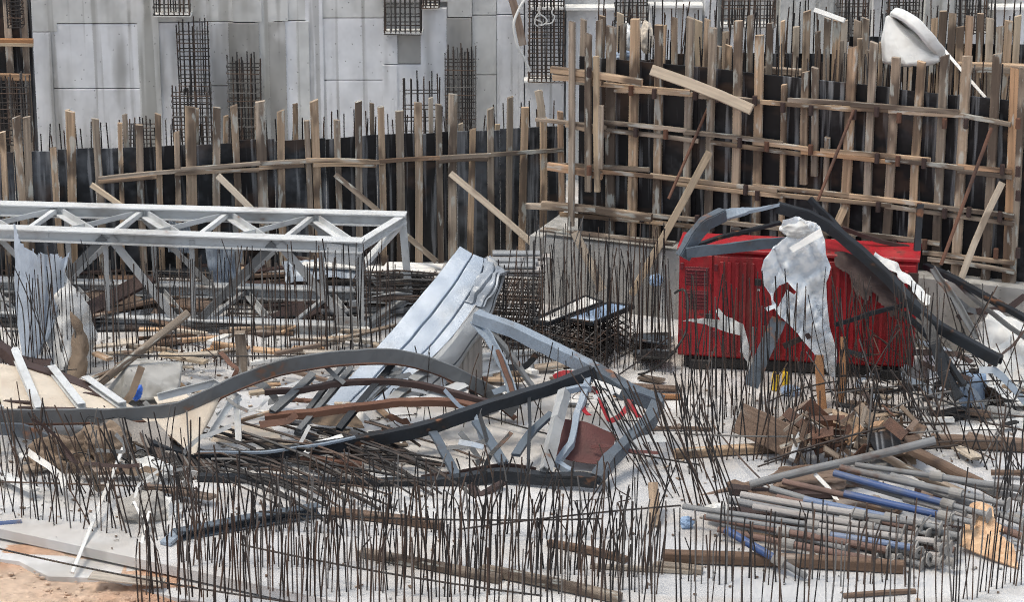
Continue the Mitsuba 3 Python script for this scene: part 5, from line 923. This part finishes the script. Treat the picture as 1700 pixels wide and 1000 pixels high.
for i, (s_, p, r, lab, grp) in enumerate(bars):
    m = sweep(spline(p, 6), circ(r, 6), (.03, .05, 1))
    if i in best: solo('rebar', lab, 'reinforcing bar', m, 'm_rebar', True, group=grp)
    else: rest.setdefault(grp, MB()).add(m)
for grp, m in rest.items(): solo('rebar_stand', 'many thin dark upright bars: ' + grp, 'reinforcing bars', m, 'm_rebar', True, kind='stuff')
# tie bars running through the rows, and loose rods
for a, b, z, lab in [((-30, 800), (330, 812), .12, 'thin tie bar running through the left foreground bars'), ((-30, 905), (560, 1010), .12, 'long thin tie bar along the slab edge in the left foreground'), ((400, 905), (900, 990), .2, 'long thin tie bar across the middle foreground bars'), ((430, 850), (1000, 862), .18, 'thin tie bar behind the middle foreground bars'), ((760, 880), (1130, 840), .16, 'thin tie bar rising to the right towards the standing stump'), ((300, 1000), (700, 1010), .05, 'thin tie bar at the lower edge'),
                     ((1000, 640), (1110, 560), .3, 'thin bent rod rising towards the left end of the generator'), ((0, 500), (160, 480), .5, 'thin tie bar through the bars at the left edge'), ((1120, 720), (1560, 716), .3, 'tie bar through the bars in front of the generator'), ((1180, 700), (1290, 820), .15, 'loose rod leaning behind the left end of the prop pile'), ((190, 590), (650, 590), .5, 'thin tie bar through the bars in front of the truss'), ((800, 690), (1160, 772), .1, 'thin rod lying across the floor by the roof frame')]:
    p, q = G(*a, z), G(*b, z); solo('tie_bar', lab, 'tie bar', sweep(spline([p, (p+q)/2+[0, 0, rng.uniform(-.05, .03)], q], 14), circ(.008, 6), (0, .1, 1)), 'm_rebar', True)
for i in range(76):
    a = (rng.uniform(310, 640), rng.uniform(700, 805)); L_ = rng.uniform(60, 190); b = (a[0]+L_, a[1]+L_*rng.uniform(.05, .55)); z = rng.uniform(.06, .22)
    p, q = G(*a, z), G(*b, max(.02, z-.12)); solo('loose_rod', 'dark bent rod lying tangled in front of and under the curved beam', 'rod', sweep(spline([p, (p+q)/2+[0, 0, rng.uniform(0, .07)], q], 8), circ(rng.uniform(.008, .014), 6), (0, .1, 1)), 'm_rebar', True, group='rods under the curved beam')
for i in range(30):
    a = (rng.uniform(1380, 1700), rng.uniform(590, 740)); L_ = rng.uniform(80, 220); b = (a[0]+L_*rng.choice([-1, 1]), a[1]+L_*rng.uniform(-.1, .4)); z = rng.uniform(.1, .45)
    p, q = G(*a, z), G(*b, max(.02, z-.2)); solo('loose_rod', 'dark rod lying tangled at the right behind the prop pile', 'rod', sweep(spline([p, (p+q)/2+[0, 0, rng.uniform(0, .07)], q], 8), circ(rng.uniform(.007, .011), 6), (0, .1, 1)), 'm_rebar', True, group='rods at the right')
